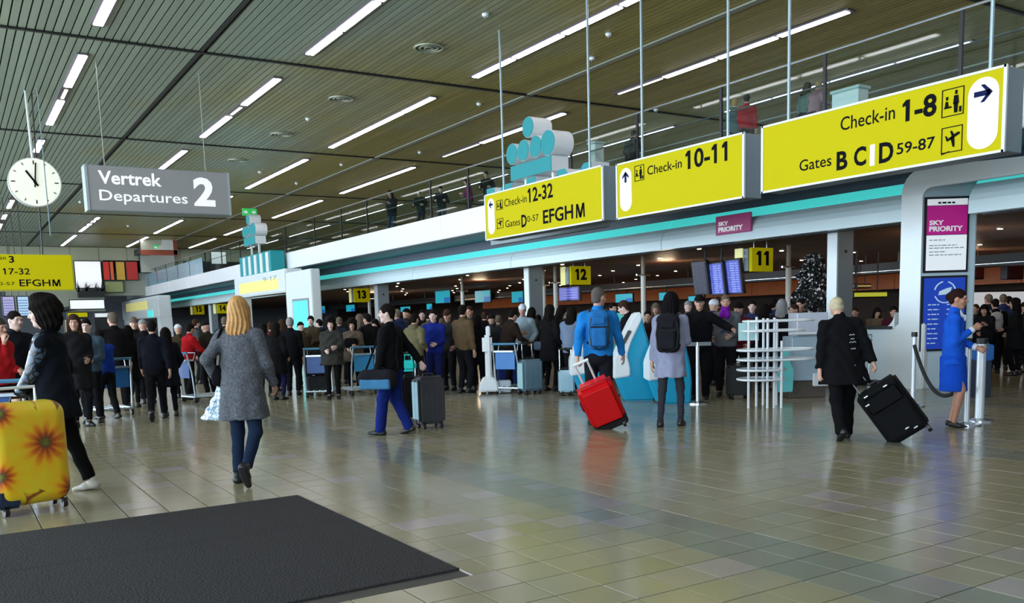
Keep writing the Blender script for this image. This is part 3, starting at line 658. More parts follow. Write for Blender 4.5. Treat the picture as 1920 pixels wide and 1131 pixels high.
# ---- number signs
def numsign(n,u0,u1,v0,v1,ul,X,label):
    A=hit(u0,(v0+v1)/2,0,X); z1=zat(A[0],A[1],v0); z0=zat(A[0],A[1],v1)
    # front face perpendicular to Y ; find width from u1
    w=hit(u1,(v0+v1)/2,1,A[1])[0]-X; yb=float(hit(ul,(v0+v1)/2,0,X-.05)[1])
    t=empty('desk_number_sign',label,'number sign',(X,A[1],z0)); h=z1-z0
    MB().box(0,w,0,.1,0,h).build('face',yellow,t,bev=.01,seg=1)
    MB().box(-.06,-.03,.25,max(.5,yb-A[1]),0,h).build('side_face',mat('sign_pale_yellow',(.7,.66,.25),.4,emi=.4,emc=(.75,.72,.35),noise=.05),t)
    MB().box(-.03,w*.5,.1,max(.48,yb-A[1]-.02),.02,h-.02).build('core',grey,t)
    text(str(n),(w*.2,-.001,h*.25),(w*.78,-.001,h*.25),(w*.2,-.001,h*.86),t,ink,.05)
    text(str(n),(-.061,.8*(yb-A[1])*.8,h*.7),(-.061,.5*(yb-A[1]),h*.7),(-.061,.8*(yb-A[1])*.8,h*.85),t,ink,.02)
    for a in (.15*w,.75*w): MB().tube([(a,.05,h),(a,.05,3.3-z0)],.01,6).build('hanging_rod',chrome,t)
numsign(11,1410,1450,464,509,1388,16.5,'yellow number sign reading 11 near the portal')
numsign(12,1071,1108,499,534,1056,16.8,'yellow number sign reading 12 above the man in blue')
numsign(13,664,693,541,567,656,16.6,'yellow number sign reading 13 left of the slim grey pillar')
numsign(14,407,428,570,588,400,16.0,'small far yellow number sign reading 14 beside the blonde hair')
numsign(15,363,383,572,590,357,16.0,'smallest far yellow number sign, left of the 14 sign')
# ================================================================== far end and check-in hall
YE=76.7
def far_box(name,u0,u1,v0,v1,mt,label,cat,Y=YE,dep=.25,part='panel',top=None,toend=False,floor=False,stand=None):
    A,B=hit(u0,(v0+v1)/2,1,Y),hit(u1,(v0+v1)/2,1,Y); z1=zat(A[0],Y,v0); z0=zat(A[0],Y,v1)
    t=empty(name,label,cat,(A[0],Y,z0)); w=B[0]-A[0]; h=z1-z0
    MB().box(0,w,0,dep,0,h).build('case',darkmetal,t,bev=.02,seg=1); MB().box(.05,w-.05,-.02,0,.05,h-.05).build(part,mt,t)
    if top:
        for x in (w*.2,w*.8): MB().tube([(x,dep/2,h),(x,dep/2,top-z0)],.02,6).build('hanging_rod',darkmetal,t)
    if stand: MB().box(.02,w-.02,.02,dep-.02,stand-z0,0).build('stand',darkmetal,t)
    if toend: MB().box(w*.3,w*.7,dep,77.0-Y,h*.3,h*.6).build('support_beam',darkmetal,t)
    if floor: MB().box(.02,w-.02,.02,dep-.02,-z0,0).build('stand',darkmetal,t)
    return t,w,h
bill,w,h=far_box('billboard',140,191,489,541,mat('billboard_white',(.8,.8,.82),.5,emi=.55,noise=.02),'white lit billboard with dark plants before it, right of the low yellow board','billboard')
mb=MB(); rr=random.Random(5)
for k in range(26):
    x=rr.uniform(.1,w-.1); a=rr.uniform(-.9,.9); L=rr.uniform(.3,.9); mb.prism([(x-.07,-.2,0),(x+.07,-.2,0),(x+math.sin(a)*L,-.2,L*math.cos(a)*1.0+.1)],(0,0,0),(0,-.04,0))
t=empty('planter','dark spiky plants in front of the white billboard','plant',(bill.location.x,YE-.2,bill.location.z-.3)); o=mb.build('leaves',mat('plant_dark',(.012,.02,.02),.8,noise=.3),t); MB().box(.1,w,-.5,.46,-.4,.05).build('trough',darkmetal,t)
for (a,b,c_,nm,lb) in ((193,206,(.55,.02,.01),'red_panel','red wall panel right of the white billboard'),(206,214,(.6,.1,.03),'orange_panel','orange-red narrow wall panel beside the red one'),(217,235,(.45,.27,.03),'ochre_panel','ochre yellow wall panel between red panels'),(236,259,(.38,.02,.015),'red_panel','dark red wall panel nearest the glass railing')):
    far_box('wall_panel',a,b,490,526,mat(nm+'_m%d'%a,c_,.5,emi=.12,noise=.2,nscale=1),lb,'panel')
far_box('wall_panel',196,232,527,549,mat('olive_low',(.25,.3,.12),.6,noise=.2),'low olive green panel under the ochre and red panels','panel')
far_box('wall_panel',262,329,476,512,mat('cream_panel',(.42,.44,.38),.6,noise=.08),'pale grey wall section under the red framed panel','panel')
t,w,h=far_box('framed_panel',262,331,440,477,mat('pale_face',(.35,.36,.27),.5,noise=.1),'pale wall panel framed in red brown under the ceiling','panel',Y=70,toend=True)
MB().box(0,w,-.08,0,-.05,.32).box(w-.25,w,-.08,0,0,h).build('frame',mat('frame_red',(.28,.06,.03),.5,noise=.1),t)
MB().prism([(w*.35,-.1,.34),(w-.27,-.1,.34),(w-.27,-.1,h),(w*.62,-.1,h),(w*.57,-.1,h*.5)],(0,0,0),(0,-.05,0)).build('highlight_panel',mat('pale_white_panel',(.6,.62,.58),.5,noise=.05),t)
far_box('light_box',130,197,562,581,mat('lightbox_white',(.75,.8,.82),.4,emi=.6,noise=.04),'white and blue light band under the billboard','light box',Y=60,toend=True)
far_box('light_box',395,425,471,496,mat('lightbox_white2',(.8,.8,.82),.4,emi=.4,noise=.04),'small white light box on the gallery left of the far crown','light box',Y=62,stand=4.66)
for k,(a,b,cc,lb) in enumerate(((4,29,(.35,.3,.5),'far lilac information screen below the low yellow board'),(32,56,(.35,.5,.65),'far pale blue information screen beside the lilac one'))):
    t,w,h=far_box('information_screen',a,b,555,594,mat('far_screen%d'%k,cc,.4,emi=.45,noise=.1),lb,'screen',Y=50,part='screen_image',top=8)
    mm=MB()
    for j in range(6): mm.box(w*.12,w*.85,-.03,-.02,h*(.12+.13*j),h*(.15+.13*j))
    mm.build('text_lines',mat('text_blue',(.1,.15,.4),.5),t)
far_box('yellow_sign',125,166,585,597,yellow,'far yellow sign strip above the two women waiting','sign',Y=48,part='face',floor=True)
far_box('light_box',176,208,586,597,signwhite,'far white sign strip beside the yellow strip','light box',Y=48,part='face',floor=True)
far_box('yellow_counter',120,160,598,625,mat('cream_counter',(.5,.45,.25),.6,noise=.2),'cream coloured counter front far behind the waiting women','counter',Y=47,floor=True)
far_box('advert_wall',1822,1921,545,645,mat('lightbox_white3',(.8,.8,.82),.4,emi=.5,noise=.03),'large white lit panel behind the queue beside the portal','light box',Y=14.2,dep=.3,floor=True)
t,w,h=far_box('yellow_sign',1600,1664,546,560,mat('lime_sign',(.6,.65,.05),.4,emi=.5,noise=.1),'long yellow lime strip sign behind the counter opening','sign',Y=17,part='face',top=3.2)
far_box('light_box',1604,1634,532,541,mat('amber',(.6,.4,.1),.4,emi=.4,noise=.1),'small amber sign above the long lime strip','sign',Y=18,part='face',top=3.2)
for (u0,u1,v0,v1,lb) in ((1814,1846,487,524,'dark red airline banner under the gallery, right of the portal'),(1890,1920,487,524,'dark red banner at the edge beyond the portal')):
    t,w,h=far_box('banner',u0,u1,v0,v1,mat('banner_red',(.08,.01,.02),.5,noise=.2),lb,'banner',Y=16,top=3.2); MB().box(0,w,-.05,0,h*.75,h).build('blue_band',mat('banner_blue',(.1,.14,.3),.5,emi=.1),t)
# black canopy over the desks with monitors and desks
can=empty('desk_canopy','long black canopy band above the check-in desks with teal monitors','canopy',(24.6,12,2.55))
MB().box(0,.8,-20,62,0,.32).build('fascia',black,can); MB().box(-.03,0,-20,62,.06,.075).build('rim_line',chrome,can)
for k in range(17): MB().tube([(.4,-18+k*4.6,.3),(.4,-18+k*4.6,.66)],.03,6).build('hanger',darkmetal,can)
orange=empty('back_panelling','wooden wall panels with warm orange light painted on behind the check-in desks','panelling',(31,4,0))
for k in range(26): MB().box(0,.08,k*2.4-14+.02,k*2.4-11.62,2.2,3.18).build('panel',mat('orange_lit_wood',(.30,.085,.02),.5,noise=.5,nscale=1.5,emi=.10,emc=(.5,.12,.03)),orange)  # warm light on the wall put in as orange colour and faint glow
deskm=mat('desk_brown',(.09,.07,.055),.6,noise=.3)
mon=[(830,557,37,22),(905,556,36,21),(970,557,25,20),(1170,559,32,15),(1245,556,18,14),(1305,560,26,9),(602,581,26,13),(657,578,26,12),(760,580,26,9),(805,575,14,10)]
order={0:'fifth',1:'sixth',2:'seventh',3:'eighth',4:'ninth',5:'tenth',6:'first',7:'second',8:'third',9:'fourth'}
for k,(u,v,wp,hp) in enumerate(mon):
    X=24.4; p=hit(u,v,0,X); sc=(p-CAM)@R[:, :] if False else proj(p)[2]/FPX
    w=wp*sc/.62; h=hp*sc
    t=empty('check_in_monitor','teal screen over the check-in desks, %s counted from the far white portal'%order[k],'monitor',tuple(p),group='teal screens above the check-in desks')
    MB().box(0,.08,-w*.5,w*.5,-h/2-.04,h/2+.04).build('case',black,t,bev=.01,seg=1)
    MB().box(-.01,0,-w*.5+.03,w*.5-.03,-h/2,h/2).build('screen_image',mat('screen_teal',(.02,.4,.55),.3,emi=.42,emc=(.02,.5,.65),noise=.1,nscale=2),t)
    MB().box(-.015,-.01,-w*.5+.03,-w*.1,-h/2,-h*.05).build('blue_field',mat('screen_blue2',(.01,.15,.5),.3,emi=.4,emc=(.01,.2,.6)),t)
    MB().tube([(.1,0,h/2),(.15,0,max(.1,2.6-p[2]))],.025,6).build('mount',darkmetal,t)
for k in range(12):
    y=6+k*4.2
    if 12<y<18: continue
    t=empty('check_in_desk','brown check-in desk behind the queue, one of many alike','desk',(24.8,y,0),group='check-in desks behind the queue')
    MB().box(0,.9,0,2.4,0,1.05).build('body',deskm,t,bev=.02,seg=1); MB().box(-.1,1.,-.05,2.45,1.05,1.12).build('desk_top',grey,t,bev=.01,seg=1); MB().box(-.02,0,.3,1.1,.2,.9).build('front_panel',mat('panel_steel',(.3,.3,.3),.4,.6,noise=.1),t)
# slim pale poles
for k,(u,v,X) in enumerate([(869,610,17.5),(1043,600,17.3),(1207,600,17.2),(1021,600,18.2),(694,600,17.4),(1478,560,19)]):
    p=hit(u,v,0,X)
    t=struct(empty('pole',loc=(X,p[1],0)))
    MB().tube([(0,0,0),(0,0,2.62)],.075,10).build('lower_shaft',mat('pole_cream',(.62,.62,.56),.4,noise=.05),t); MB().tube([(0,0,2.64),(0,0,3.25)],.06,10).build('upper_shaft',mat('pole_dim',(.3,.27,.2),.5,noise=.1),t)
    MB().tube([(-.25,0,2.64),(.25,0,2.64)],.03,6).build('cross_arm',chrome,t)
# flight screens
ssc=sm_('screen_periwinkle',(.08,.10,.45),.4,(.09,.12,.55))
for k,(u0,u1,v0,v1,lit,lb) in enumerate([(1301,1331,489,553,0,'dark switched-off flight screen, left one of the hanging three'),(1331,1362,491,554,1,'lit blue flight screen, middle one of the hanging three'),(1363,1395,485,552,1,'lit blue flight screen, right one of the hanging three near sign 11')]):
    X=16.2+k*.12; A,B=hit(u0,v0,0,X),hit(u1,v0,0,X); z1=zat(X,(A[1]+B[1])/2,v0); z0=zat(X,(A[1]+B[1])/2,v1); w=(A[1]-B[1]); h=z1-z0
    t=empty('flight_screen',lb,'screen',(X,B[1],z0)); T=Matrix.Rotation(math.radians(-9),4,'Y')
    MB().box(0,.12,.02,w-.02,0,h,T).build('case',black,t,bev=.01,seg=1)
    MB().box(-.008,0,.06,w-.06,.04,h-.04,T).build('screen_image',ssc if lit else mat('screen_off',(.015,.012,.04),.3,noise=.1),t)
    mm=MB()
    for j in range(13):
        z=h*.08+j*h*.065; rr=random.Random(j*7+k)
        for a,b in ((.08,.3),(.34,.72),(.78,.92)): mm.box(-.012,-.008,.06+a*(w-.12)+rr.uniform(0,.03)*w,.06+b*(w-.12)-rr.uniform(0,.08)*w,z,z+.022,T)
    mm.build('text_lines',mat('text_lilac',(.35,.4,.75),.5,emi=.25) if lit else mat('text_dim',(.05,.05,.1),.5),t)
    MB().tube([(.1,w/2,h-.02),(.15,w/2,3.25-z0)],.03,6).build('ceiling_mount',darkmetal,t)
p=hit(1068,551,0,17.6); t=empty('flight_screen','purple blue screen hanging under the number 12 sign','screen',tuple(p))
MB().box(0,.1,-.55,.62,-.24,.24).build('case',black,t,bev=.01,seg=1); MB().box(-.01,0,-.5,.57,-.2,.2).build('screen_image',mat('screen_purple',(.07,.06,.4),.3,emi=.4,noise=.15),t)
mm=MB()
for j in range(4): mm.box(-.015,-.01,-.42,.45-.1*(j%2),-.14+j*.085,-.12+j*.085)
mm.build('text_lines',mat('text_lilac',(.35,.4,.75),.5,emi=.25),t); MB().tube([(.05,0,.24),(.05,0,3.3-p[2])],.03,6).build('ceiling_mount',darkmetal,t)
# ================================================================== flocked tree
tp=hit(1524,600,0,17.7)
t=empty('blossom_tree','dark tree covered in white blossom behind the white counter','tree',(17.7,tp[1],0))
MB().tube([(0,0,.3),(0,0,2.75)],.06,8,r2=.02).build('trunk',mat('bark',(.03,.02,.015),.9,noise=.3),t)
MB().cyl((0,0,0),(0,0,.35),.25,16,r2=.32).build('pot',black,t)
rr=random.Random(11); m1,m2,m3=MB(),MB(),MB()
for k in range(2300):
    z=rr.uniform(.75,2.8); rmax=.62*(1-(z-.75)/2.25)**.8+.07; a=rr.uniform(0,2*PI); q=math.sqrt(rr.uniform(.15,1))*rmax*(1+.25*math.sin(5*a+z*6))
    c0=Vector((q*math.cos(a),q*math.sin(a),z)); s=rr.uniform(.02,.05)
    u=Vector((rr.gauss(0,1),rr.gauss(0,1),rr.gauss(0,1))).normalized(); w=u.orthogonal().normalized(); w2=u.cross(w)
    tgt=m1 if (rr.random()<.42) else m2
    s=s if tgt is m1 else s*1.6
    tgt.add([c0+w*s,c0+w2*s,c0-w*s,c0-w2*s,c0+u*s*.5],[(0,1,4),(1,2,4),(2,3,4),(3,0,4)])
for k in range(60):
    z=rr.uniform(.8,2.6); a=rr.uniform(0,2*PI); L=.62*(1-(z-.75)/2.3)**.8; m3.tube([(0,0,z-.1),(L*.6*math.cos(a),L*.6*math.sin(a),z-.02),(L*math.cos(a),L*math.sin(a),z+.05)],.01,4,r2=.004)
tag(m1.build('blossom',mat('blossom',(.72,.68,.7),.8,noise=.15),t),kind='stuff'); tag(m2.build('needles',mat('needles',(.012,.016,.014),.9,noise=.3),t),kind='stuff'); m3.build('branches',mat('bark',(.03,.02,.015),.9),t)
# ================================================================== curved white rack / barrier
g=G(1450,765); d2=float(proj(g)[2]); S=d2/FPX
t=empty('leaflet_rack','white curved wire rack of stacked rails on thin posts beside counter','rack',tuple(g))
right=Vector((float(R[0][0]),float(R[1][0]),0)).normalized(); away=Vector((-right.y,right.x,0)); TR=Matrix(((right.x,away.x,0,0),(right.y,away.y,0,0),(0,0,1,0),(0,0,0,1)))
def rz_(v): return (765-v)*S*1.0
for k,(u0,u1,v) in enumerate([(1402,1530,603),(1400,1512,621),(1391,1530,657),(1391,1530,675),(1391,1478,694),(1391,1476,712)]):
    x0,x1=(u0-1450)*S,(u1-1450)*S
    if k==1:
        pts=[(x,y) for x,y in rrect(x0,x1,-.05,.5,.24,6)]
    else: pts=[(x,y) for x,y in rrect(x0,x1,-.1,.55,.3,6)]
    MB().tube([TR@Vector((x,y,rz_(v))) for x,y in pts],.019,8,closed=True).build('rail',white2,t,smooth=True)
    if k in (2,3,4,5): MB().prism([TR@Vector((x,y,rz_(v)-.02)) for x,y in rrect(x0+.05,x1-.05,-.06,.5,.26,5)],(0,0,0),(0,0,.012)).build('shelf',mat('shelf_blue',(.25,.38,.5),.35,noise=.1),t)
for u,vt,y in ((1405,600,.05),(1428,595,.3),(1438,598,-.02),(1451,597,.0),(1463,640,-.05),(1446,598,.45),(1470,600,.4)):
    MB().tube([TR@Vector(((u-1450)*S,y,0)),TR@Vector(((u-1450)*S,y,rz_(vt)))],.02,8).build('post',white2,t)
# teal notice panel on it and figures
MB().box(-.4,-.08,.56,.58,rz_(640),rz_(606),TR).build('notice_panel',mat('pale_teal',(.5,.75,.75),.4,emi=.1),t)
t=empty('counter','white and pale blue information counter with a turquoise cut-out figure','counter',tuple(G(1500,752)))
bx=lambda x0,x1,y0,y1,z0,z1,n,mt_: MB().box(x0,x1,y0,y1,z0,z1,TR).build(n,mt_,t,bev=.012,seg=1)
bx(.1,.62,.5,1.0,1.05,1.45,'upper_panel',mat('counter_lilac',(.5,.52,.6),.35,noise=.06)); bx(.0,.62,.45,1.0,.3,1.05,'body',mat('counter_blue',(.36,.47,.56),.35,noise=.08)); bx(-.05,.62,.4,.5,1.08,1.12,'ledge',white2)
tf=teal
poly=[(-.30,.12),(.0,.12),(.02,.5),(-.04,.62),(-.07,.85),(-.15,.85),(-.2,.6),(-.27,.5)]
MB().prism([TR@Vector((x,.38,z+.0)) for x,z in poly],(0,0,0),tuple(TR@Vector((0,.03,0)))).build('cutout_figure',mat('aqua_print',(.12,.5,.5),.4,emi=.1,noise=.05),t,bev=.01)
poly=[(.42,.45),(.62,.45),(.62,.75),(.54,.8),(.46,.6)]
MB().prism([TR@Vector((x,.38,z)) for x,z in poly],(0,0,0),tuple(TR@Vector((0,.03,0)))).build('cutout_figure',mat('aqua_print',(.12,.5,.5),.4),t)
bx(.36,.62,.42,.48,.2,.42,'low_shelf',white2); bx(-.02,.6,.5,1.,0,.3,'plinth',mat('desk_brown',(.09,.07,.055),.6))
# ================================================================== kiosks
def kiosk(u,v,label,sc=1.,mir=1):
    g=G(u,v); t=empty('self_service_kiosk',label,'kiosk',tuple(g))
    prof=[(-.02,0),(.50,0),(.52,.35),(.50,.62),(.43,.95),(.33,1.28),(.29,1.48),(.22,1.52),(.13,1.40),(-.02,1.10),(-.10,.92),(-.18,.70),(-.17,.42),(-.08,.18)]
    prof=[(x*mir-.2,z*sc) for x,z in prof]
    MB().prism([TR@Vector((x,.0,z)) for x,z in prof],(0,0,0),tuple(TR@Vector((0,.5,0)))).build('body',mat('kiosk_blue',(.006,.30,.50),.28,noise=.06,nscale=2),t,bev=.03,seg=3)
    fr_=[(-.215,.40),(.07,.44),(.07,.60),(.02,.80),(.10,1.05),(.285,1.42),(.27,1.54),(.19,1.54),(.10,1.40),(-.05,1.10),(-.13,.92),(-.215,.70)]
    fr_=[(x*mir-.2,z*sc) for x,z in fr_]
    MB().prism([TR@Vector((x,-.03,z)) for x,z in fr_],(0,0,0),tuple(TR@Vector((0,.56,0)))).build('front_shell',white2,t,bev=.02,seg=2)
    sc_=[(-.095,.98),(-.02,1.0),(.10,1.22),(.04,1.24)]
    MB().prism([TR@Vector((x*mir-.2,-.045,z*sc)) for x,z in sc_],(0,0,0),tuple(TR@Vector((0,.02,0)))).build('screen_bezel',mat('kiosk_glass',(.07,.075,.06),.2,noise=.1),t)
    return t
kiosk(1196,752,'blue self-service kiosk with white sloped front right of the man in blue')
kiosk(1262,758,'blue and white kiosk behind the girl with the black backpack')
g=G(1172,735); t=empty('notice_board','turquoise upright panel standing behind the kiosk','panel',tuple(G(1160,724))); MB().box(-.35,.3,.5,.58,.2,1.55,TR).build('board',mat('aqua_panel',(.1,.6,.55),.4,emi=.12,noise=.04),t,bev=.02); MB().box(-.3,-.2,.45,.65,0,.2,TR).box(.15,.25,.45,.65,0,.2,TR).build('foot',grey,t)
# white staff check kiosk seen left of man in blue
kiosk(1112,744,'white and blue kiosk half hidden by the man in the blue jacket',1.)
# ================================================================== posts and belts
def stanchion(u,v,label,h=.98,top=True,r=.03):
    g=G(u,v); t=empty('queue_post',label,'queue post',tuple(g))
    MB().cyl((0,0,0),(0,0,.02),.17,28).cyl((0,0,.02),(0,0,.045),.12,24,r2=.05).build('base',chrome,t,smooth=False); MB().cyl((0,0,.03),(0,0,h),r,14).build('shaft',mat('post_light',(.68,.72,.75),.3,.4,noise=.03),t)
    MB().cyl((0,0,h),(0,0,h+.07),r*1.25,14).build('cap',black if top else chrome,t)
    return t
stanchion(1308,757,'slim pale post with a flat crossbar right of the girl in grey',.95,False,.028)
o=MB().box(-.18,.22,-.03,.03,.96,1.02,TR).build('crossbar',mat('crossbar_grey',(.2,.22,.24),.4,noise=.1),bpy.data.objects[-1] if False else None)
o.location=G(1308,757); tag(o,'flat grey bar lying on the slim post right of the girl in grey','bar')
a1=stanchion(1711,762,'steel queue post carrying the black rope beside the white portal foot',1.05,True,.034)
a2=stanchion(1812,797,'pale queue post right behind the uniformed woman',1.02,True,.03)
a3=stanchion(1836,790,'broad silver queue post with a blue top, right of the uniformed woman',1.0,True,.055)
stanchion(1628,738,'thin short post behind the person in the black coat',.7,False,.02)
A=Vector(a1.location)+Vector((0,0,.93)); B=Vector(a2.location)+Vector((0,0,.62))
o=MB().tube([A+(B-A)*s+Vector((0,0,-1.0*s*(1-s)*1.9-.0)) for s in np.linspace(0,1,20)],.028,8).build('queue_rope',mat('rope_black',(.01,.01,.012),.7,noise=.2),smooth=True); tag(o,'black rope sagging from the post beside the portal','rope')
g=G(1838,700); t=empty('waste_bin','small blue topped bin seen beside the uniformed woman','bin',tuple(G(1836,745))); MB().box(-.12,.14,-.1,.15,.0,.6,TR).build('body',mat('bin_dark',(.02,.03,.06),.5,noise=.1),t,bev=.02); MB().box(-.08,.16,-.12,.14,.6,.86,TR).build('lid',mat('bin_blue',(.02,.12,.4),.4,noise=.1),t,bev=.02)
# ================================================================== luggage
def suitcase(label,loc,rz,w,d,h,mt,tilt=0.,handle=.0,hm=None,ribs=0,cat='suitcase',corner=.05,wheels=4,name='suitcase',side=None,trim=black,group=None):
    """local: width x, depth y, height z; root on the floor under the wheels"""
    t=empty(name,label,cat,tuple(loc),rz,group)
    Rt=Matrix.Rotation(tilt,4,'X'); z0=.07
    def bld(m,nm,mt_,**k):
        m.v=[tuple(Rt@Vector(p)) for p in m.v]; return m.build(nm,mt_,t,**k)
    bld(MB().box(-w/2,w/2,-d/2,d/2,z0,z0+h),'shell',mt,bev=corner,seg=4)
    if ribs:
        for k in range(ribs):
            x=-w/2+w*(k+.5)/ribs; 
            for s_ in (-1,1): bld(MB().box(x-.012,x+.012,s_*(d/2-.005)-.006,s_*(d/2-.005)+.006,z0+.07,z0+h-.07),'rib',mt,bev=.004,seg=1)
    bld(MB().tube([(x,0,z) for x,z in rrect(-w/2-.003,w/2+.003,z0-.003,z0+h+.003,corner*1.1,5)],.009,6,closed=True),'zip',trim)
    bld(MB().tube([(-.08,0,z0+h),(-.07,0,z0+h+.035),(.07,0,z0+h+.035),(.08,0,z0+h)],.012,6),'carry_handle',trim)
    bld(MB().tube([(w/2,0,z0+h*.4),(w/2+.03,0,z0+h*.43),(w/2+.03,0,z0+h*.57),(w/2,0,z0+h*.6)],.011,6),'side_handle',trim)
    if handle:
        hm=hm or chrome
        th=bld(MB().tube([(-.11,d/2-.04,z0+h-.1),(-.11,d/2-.04,z0+h+handle)],.012,8).tube([(.11,d/2-.04,z0+h-.1),(.11,d/2-.04,z0+h+handle)],.012,8),'telescopic_handle',hm)
        g_=MB().tube([(-.13,d/2-.04,z0+h+handle),(.13,d/2-.04,z0+h+handle)],.018,8); g_.v=[tuple(Rt@Vector(p)) for p in g_.v]; g_.build('grip',trim,th)
    for sx in (-1,1):
        for sy in ((-1,1) if wheels==4 else (1,)):
            x=sx*(w/2-.07); y=sy*(d/2-.04); bld(MB().cyl((x-.018,y,.045),(x+.018,y,.045),.042,14),'wheel',black); bld(MB().box(x-.025,x+.025,y-.02,y+.02,.05,z0+.015),'wheel_bracket',trim,bev=.004,seg=1)
    if wheels!=4:
        bld(MB().box(-w/2+.05,-w/2+.09,-d/2,-d/2+.05,0.0,z0+.01).box(w/2-.09,w/2-.05,-d/2,-d/2+.05,0.,z0+.01),'foot_stud',trim,bev=.006,seg=1)
    return t
def facing(u,v,deg): # yaw of local +y ; deg 0 = away from the lens, + turns left
    g=G(u,v); return math.atan2(-g[0],g[1])+math.radians(deg)
# sunflower suitcase
def sunflower():
    mt=bpy.data.materials.new('sunflower_print'); mt.use_nodes=True; nt=mt.node_tree; bs=nt.nodes['Principled BSDF']; N=nt.nodes.new; L=nt.links.new
    tc=N('ShaderNodeTexCoord'); outs=[]
    def M(op,a,b=None,c=None):
        n=N('ShaderNodeMath'); n.operation=op
        for i,q in enumerate((a,b,c)):
            if q is None: continue
            if isinstance(q,(int,float)): n.inputs[i].default_value=q
            else: L(q,n.inputs[i])
        return n.outputs[0]
    sx=N('ShaderNodeSeparateXYZ'); L(tc.outputs['Object'],sx.inputs[0])
    nz=N('ShaderNodeTexNoise'); nz.inputs['Scale'].default_value=6; L(tc.outputs['Object'],nz.inputs['Vector'])
    cur=None
    def flower(cx_,cz_,r,ph):
        dx=M('SUBTRACT',sx.outputs['X'],cx_); dz=M('SUBTRACT',sx.outputs['Z'],cz_)
        d_=M('SQRT',M('ADD',M('MULTIPLY',dx,dx),M('MULTIPLY',dz,dz))); a=M('ARCTAN2',dz,dx)
        pet=M('MULTIPLY_ADD',M('ABSOLUTE',M('SINE',M('MULTIPLY_ADD',a,5.5,ph))),.38,.72)
        return M('DIVIDE',M('DIVIDE',d_,r),pet)
    fl_=[flower(.10,.58,.42,0),flower(-.26,.34,.30,1),flower(.30,.16,.34,2),flower(-.22,.86,.28,.5)]
    f=fl_[0]
    for q in fl_[1:]: f=M('MINIMUM',f,q)
    f=M('ADD',f,M('MULTIPLY_ADD',nz.outputs['Fac'],.25,-.12))
    r=N('ShaderNodeValToRGB'); e=r.color_ramp.elements; e[0].position=.0; e[0].color=(.16,.22,.02,1); e[1].position=1.; e[1].color=(.25,.07,.01,1)
    for p,c in ((.13,(.12,.05,.01)),(.2,(.42,.06,.005)),(.30,(.72,.20,.005)),(.44,(.80,.44,.006)),(.9,(.74,.56,.015)),(.97,(.6,.28,.01))):
        k=e.new(p); k.color=c+(1,)
    L(f,r.inputs[0]); L(r.outputs[0],bs.inputs['Base Color']); bs.inputs['Roughness'].default_value=.4; return mt
g=G(58,958); sf=suitcase('large suitcase with a yellow and orange sunflower print, pushed by the dark-haired person',g,facing(58,958,20),.60,.30,.86,sunflower(),corner=.11,handle=0)
MB().box(-.304,-.10,-.156,.156,.065,.24).build('corner_guard',mat('navy_fabric',(.01,.02,.05),.5,noise=.1),sf,bev=.03); MB().box(-.308,-.28,-.14,.14,.07,.26).build('blue_corner',mat('azure',(.02,.25,.55),.4),sf,bev=.012)
MB().tube([(-.2,-.05,.92),(-.2,-.05,1.05),(.1,-.05,1.05),(.1,-.05,.92)],.014,8).build('top_handle',white2,sf)
# red suitcase
rm=mat('red_fabric',(.62,.002,.006),.38,noise=.12,nscale=2,bump=.05)
g=G(1147,803); gv=facing(1147,803,0)
rs=empty('suitcase','bright red wheeled suitcase tilted behind the man in blue','suitcase',tuple(g),gv)
# tilt sideways in view: roll to the left
RS=Matrix.Rotation(math.radians(-22),4,'Y')@Matrix.Rotation(math.radians(24),4,'X')
def rb(m,nm,mt_,**k):
    m.v=[tuple(RS@Vector(p)+Vector((0,0,.04))) for p in m.v]; return m.build(nm,mt_,rs,**k)
rb(MB().box(-.235,.235,-.14,.14,.09,.71),'shell',rm,bev=.055,seg=4); rb(MB().box(-.2,.2,-.155,-.12,.13,.66),'front_pocket',rm,bev=.03,seg=3)
rb(MB().tube([(x,-.05,z) for x,z in rrect(-.237,.237,.087,.712,.06,5)],.007,6,closed=True),'zip',mat('dark_red',(.2,.0,.01),.5))
rb(MB().box(-.22,.24,-.15,.15,.02,.11),'wheel_base',black,bev=.02); 
for sx in (-1,1): rb(MB().cyl((sx*.17-.02,-.12,.03),(sx*.17+.02,-.12,.03),.05,16),'wheel',black); rb(MB().cyl((sx*.17-.023,-.12,.03),(sx*.17+.023,-.12,.03),.02,12),'wheel_hub',chrome)
rb(MB().tube([(-.24,0,.34),(-.26,0,.37),(-.26,0,.49),(-.24,0,.52)],.012,6),'side_handle',mat('dark_red',(.2,.0,.01),.5))
th=rb(MB().tube([(-.12,.08,.66),(-.12,.08,1.0)],.015,8).tube([(.05,.08,.66),(.05,.08,1.0)],.015,8),'telescopic_handle',mat('handle_white',(.75,.75,.76),.3,.3))
rb(MB().tube([(-.14,.08,1.0),(.07,.08,1.0)],.02,8),'grip',white2)
RED_GRIP=rs.matrix_basis@(RS@Vector((-.09,.08,1.0))+Vector((0,0,.04))) if False else None
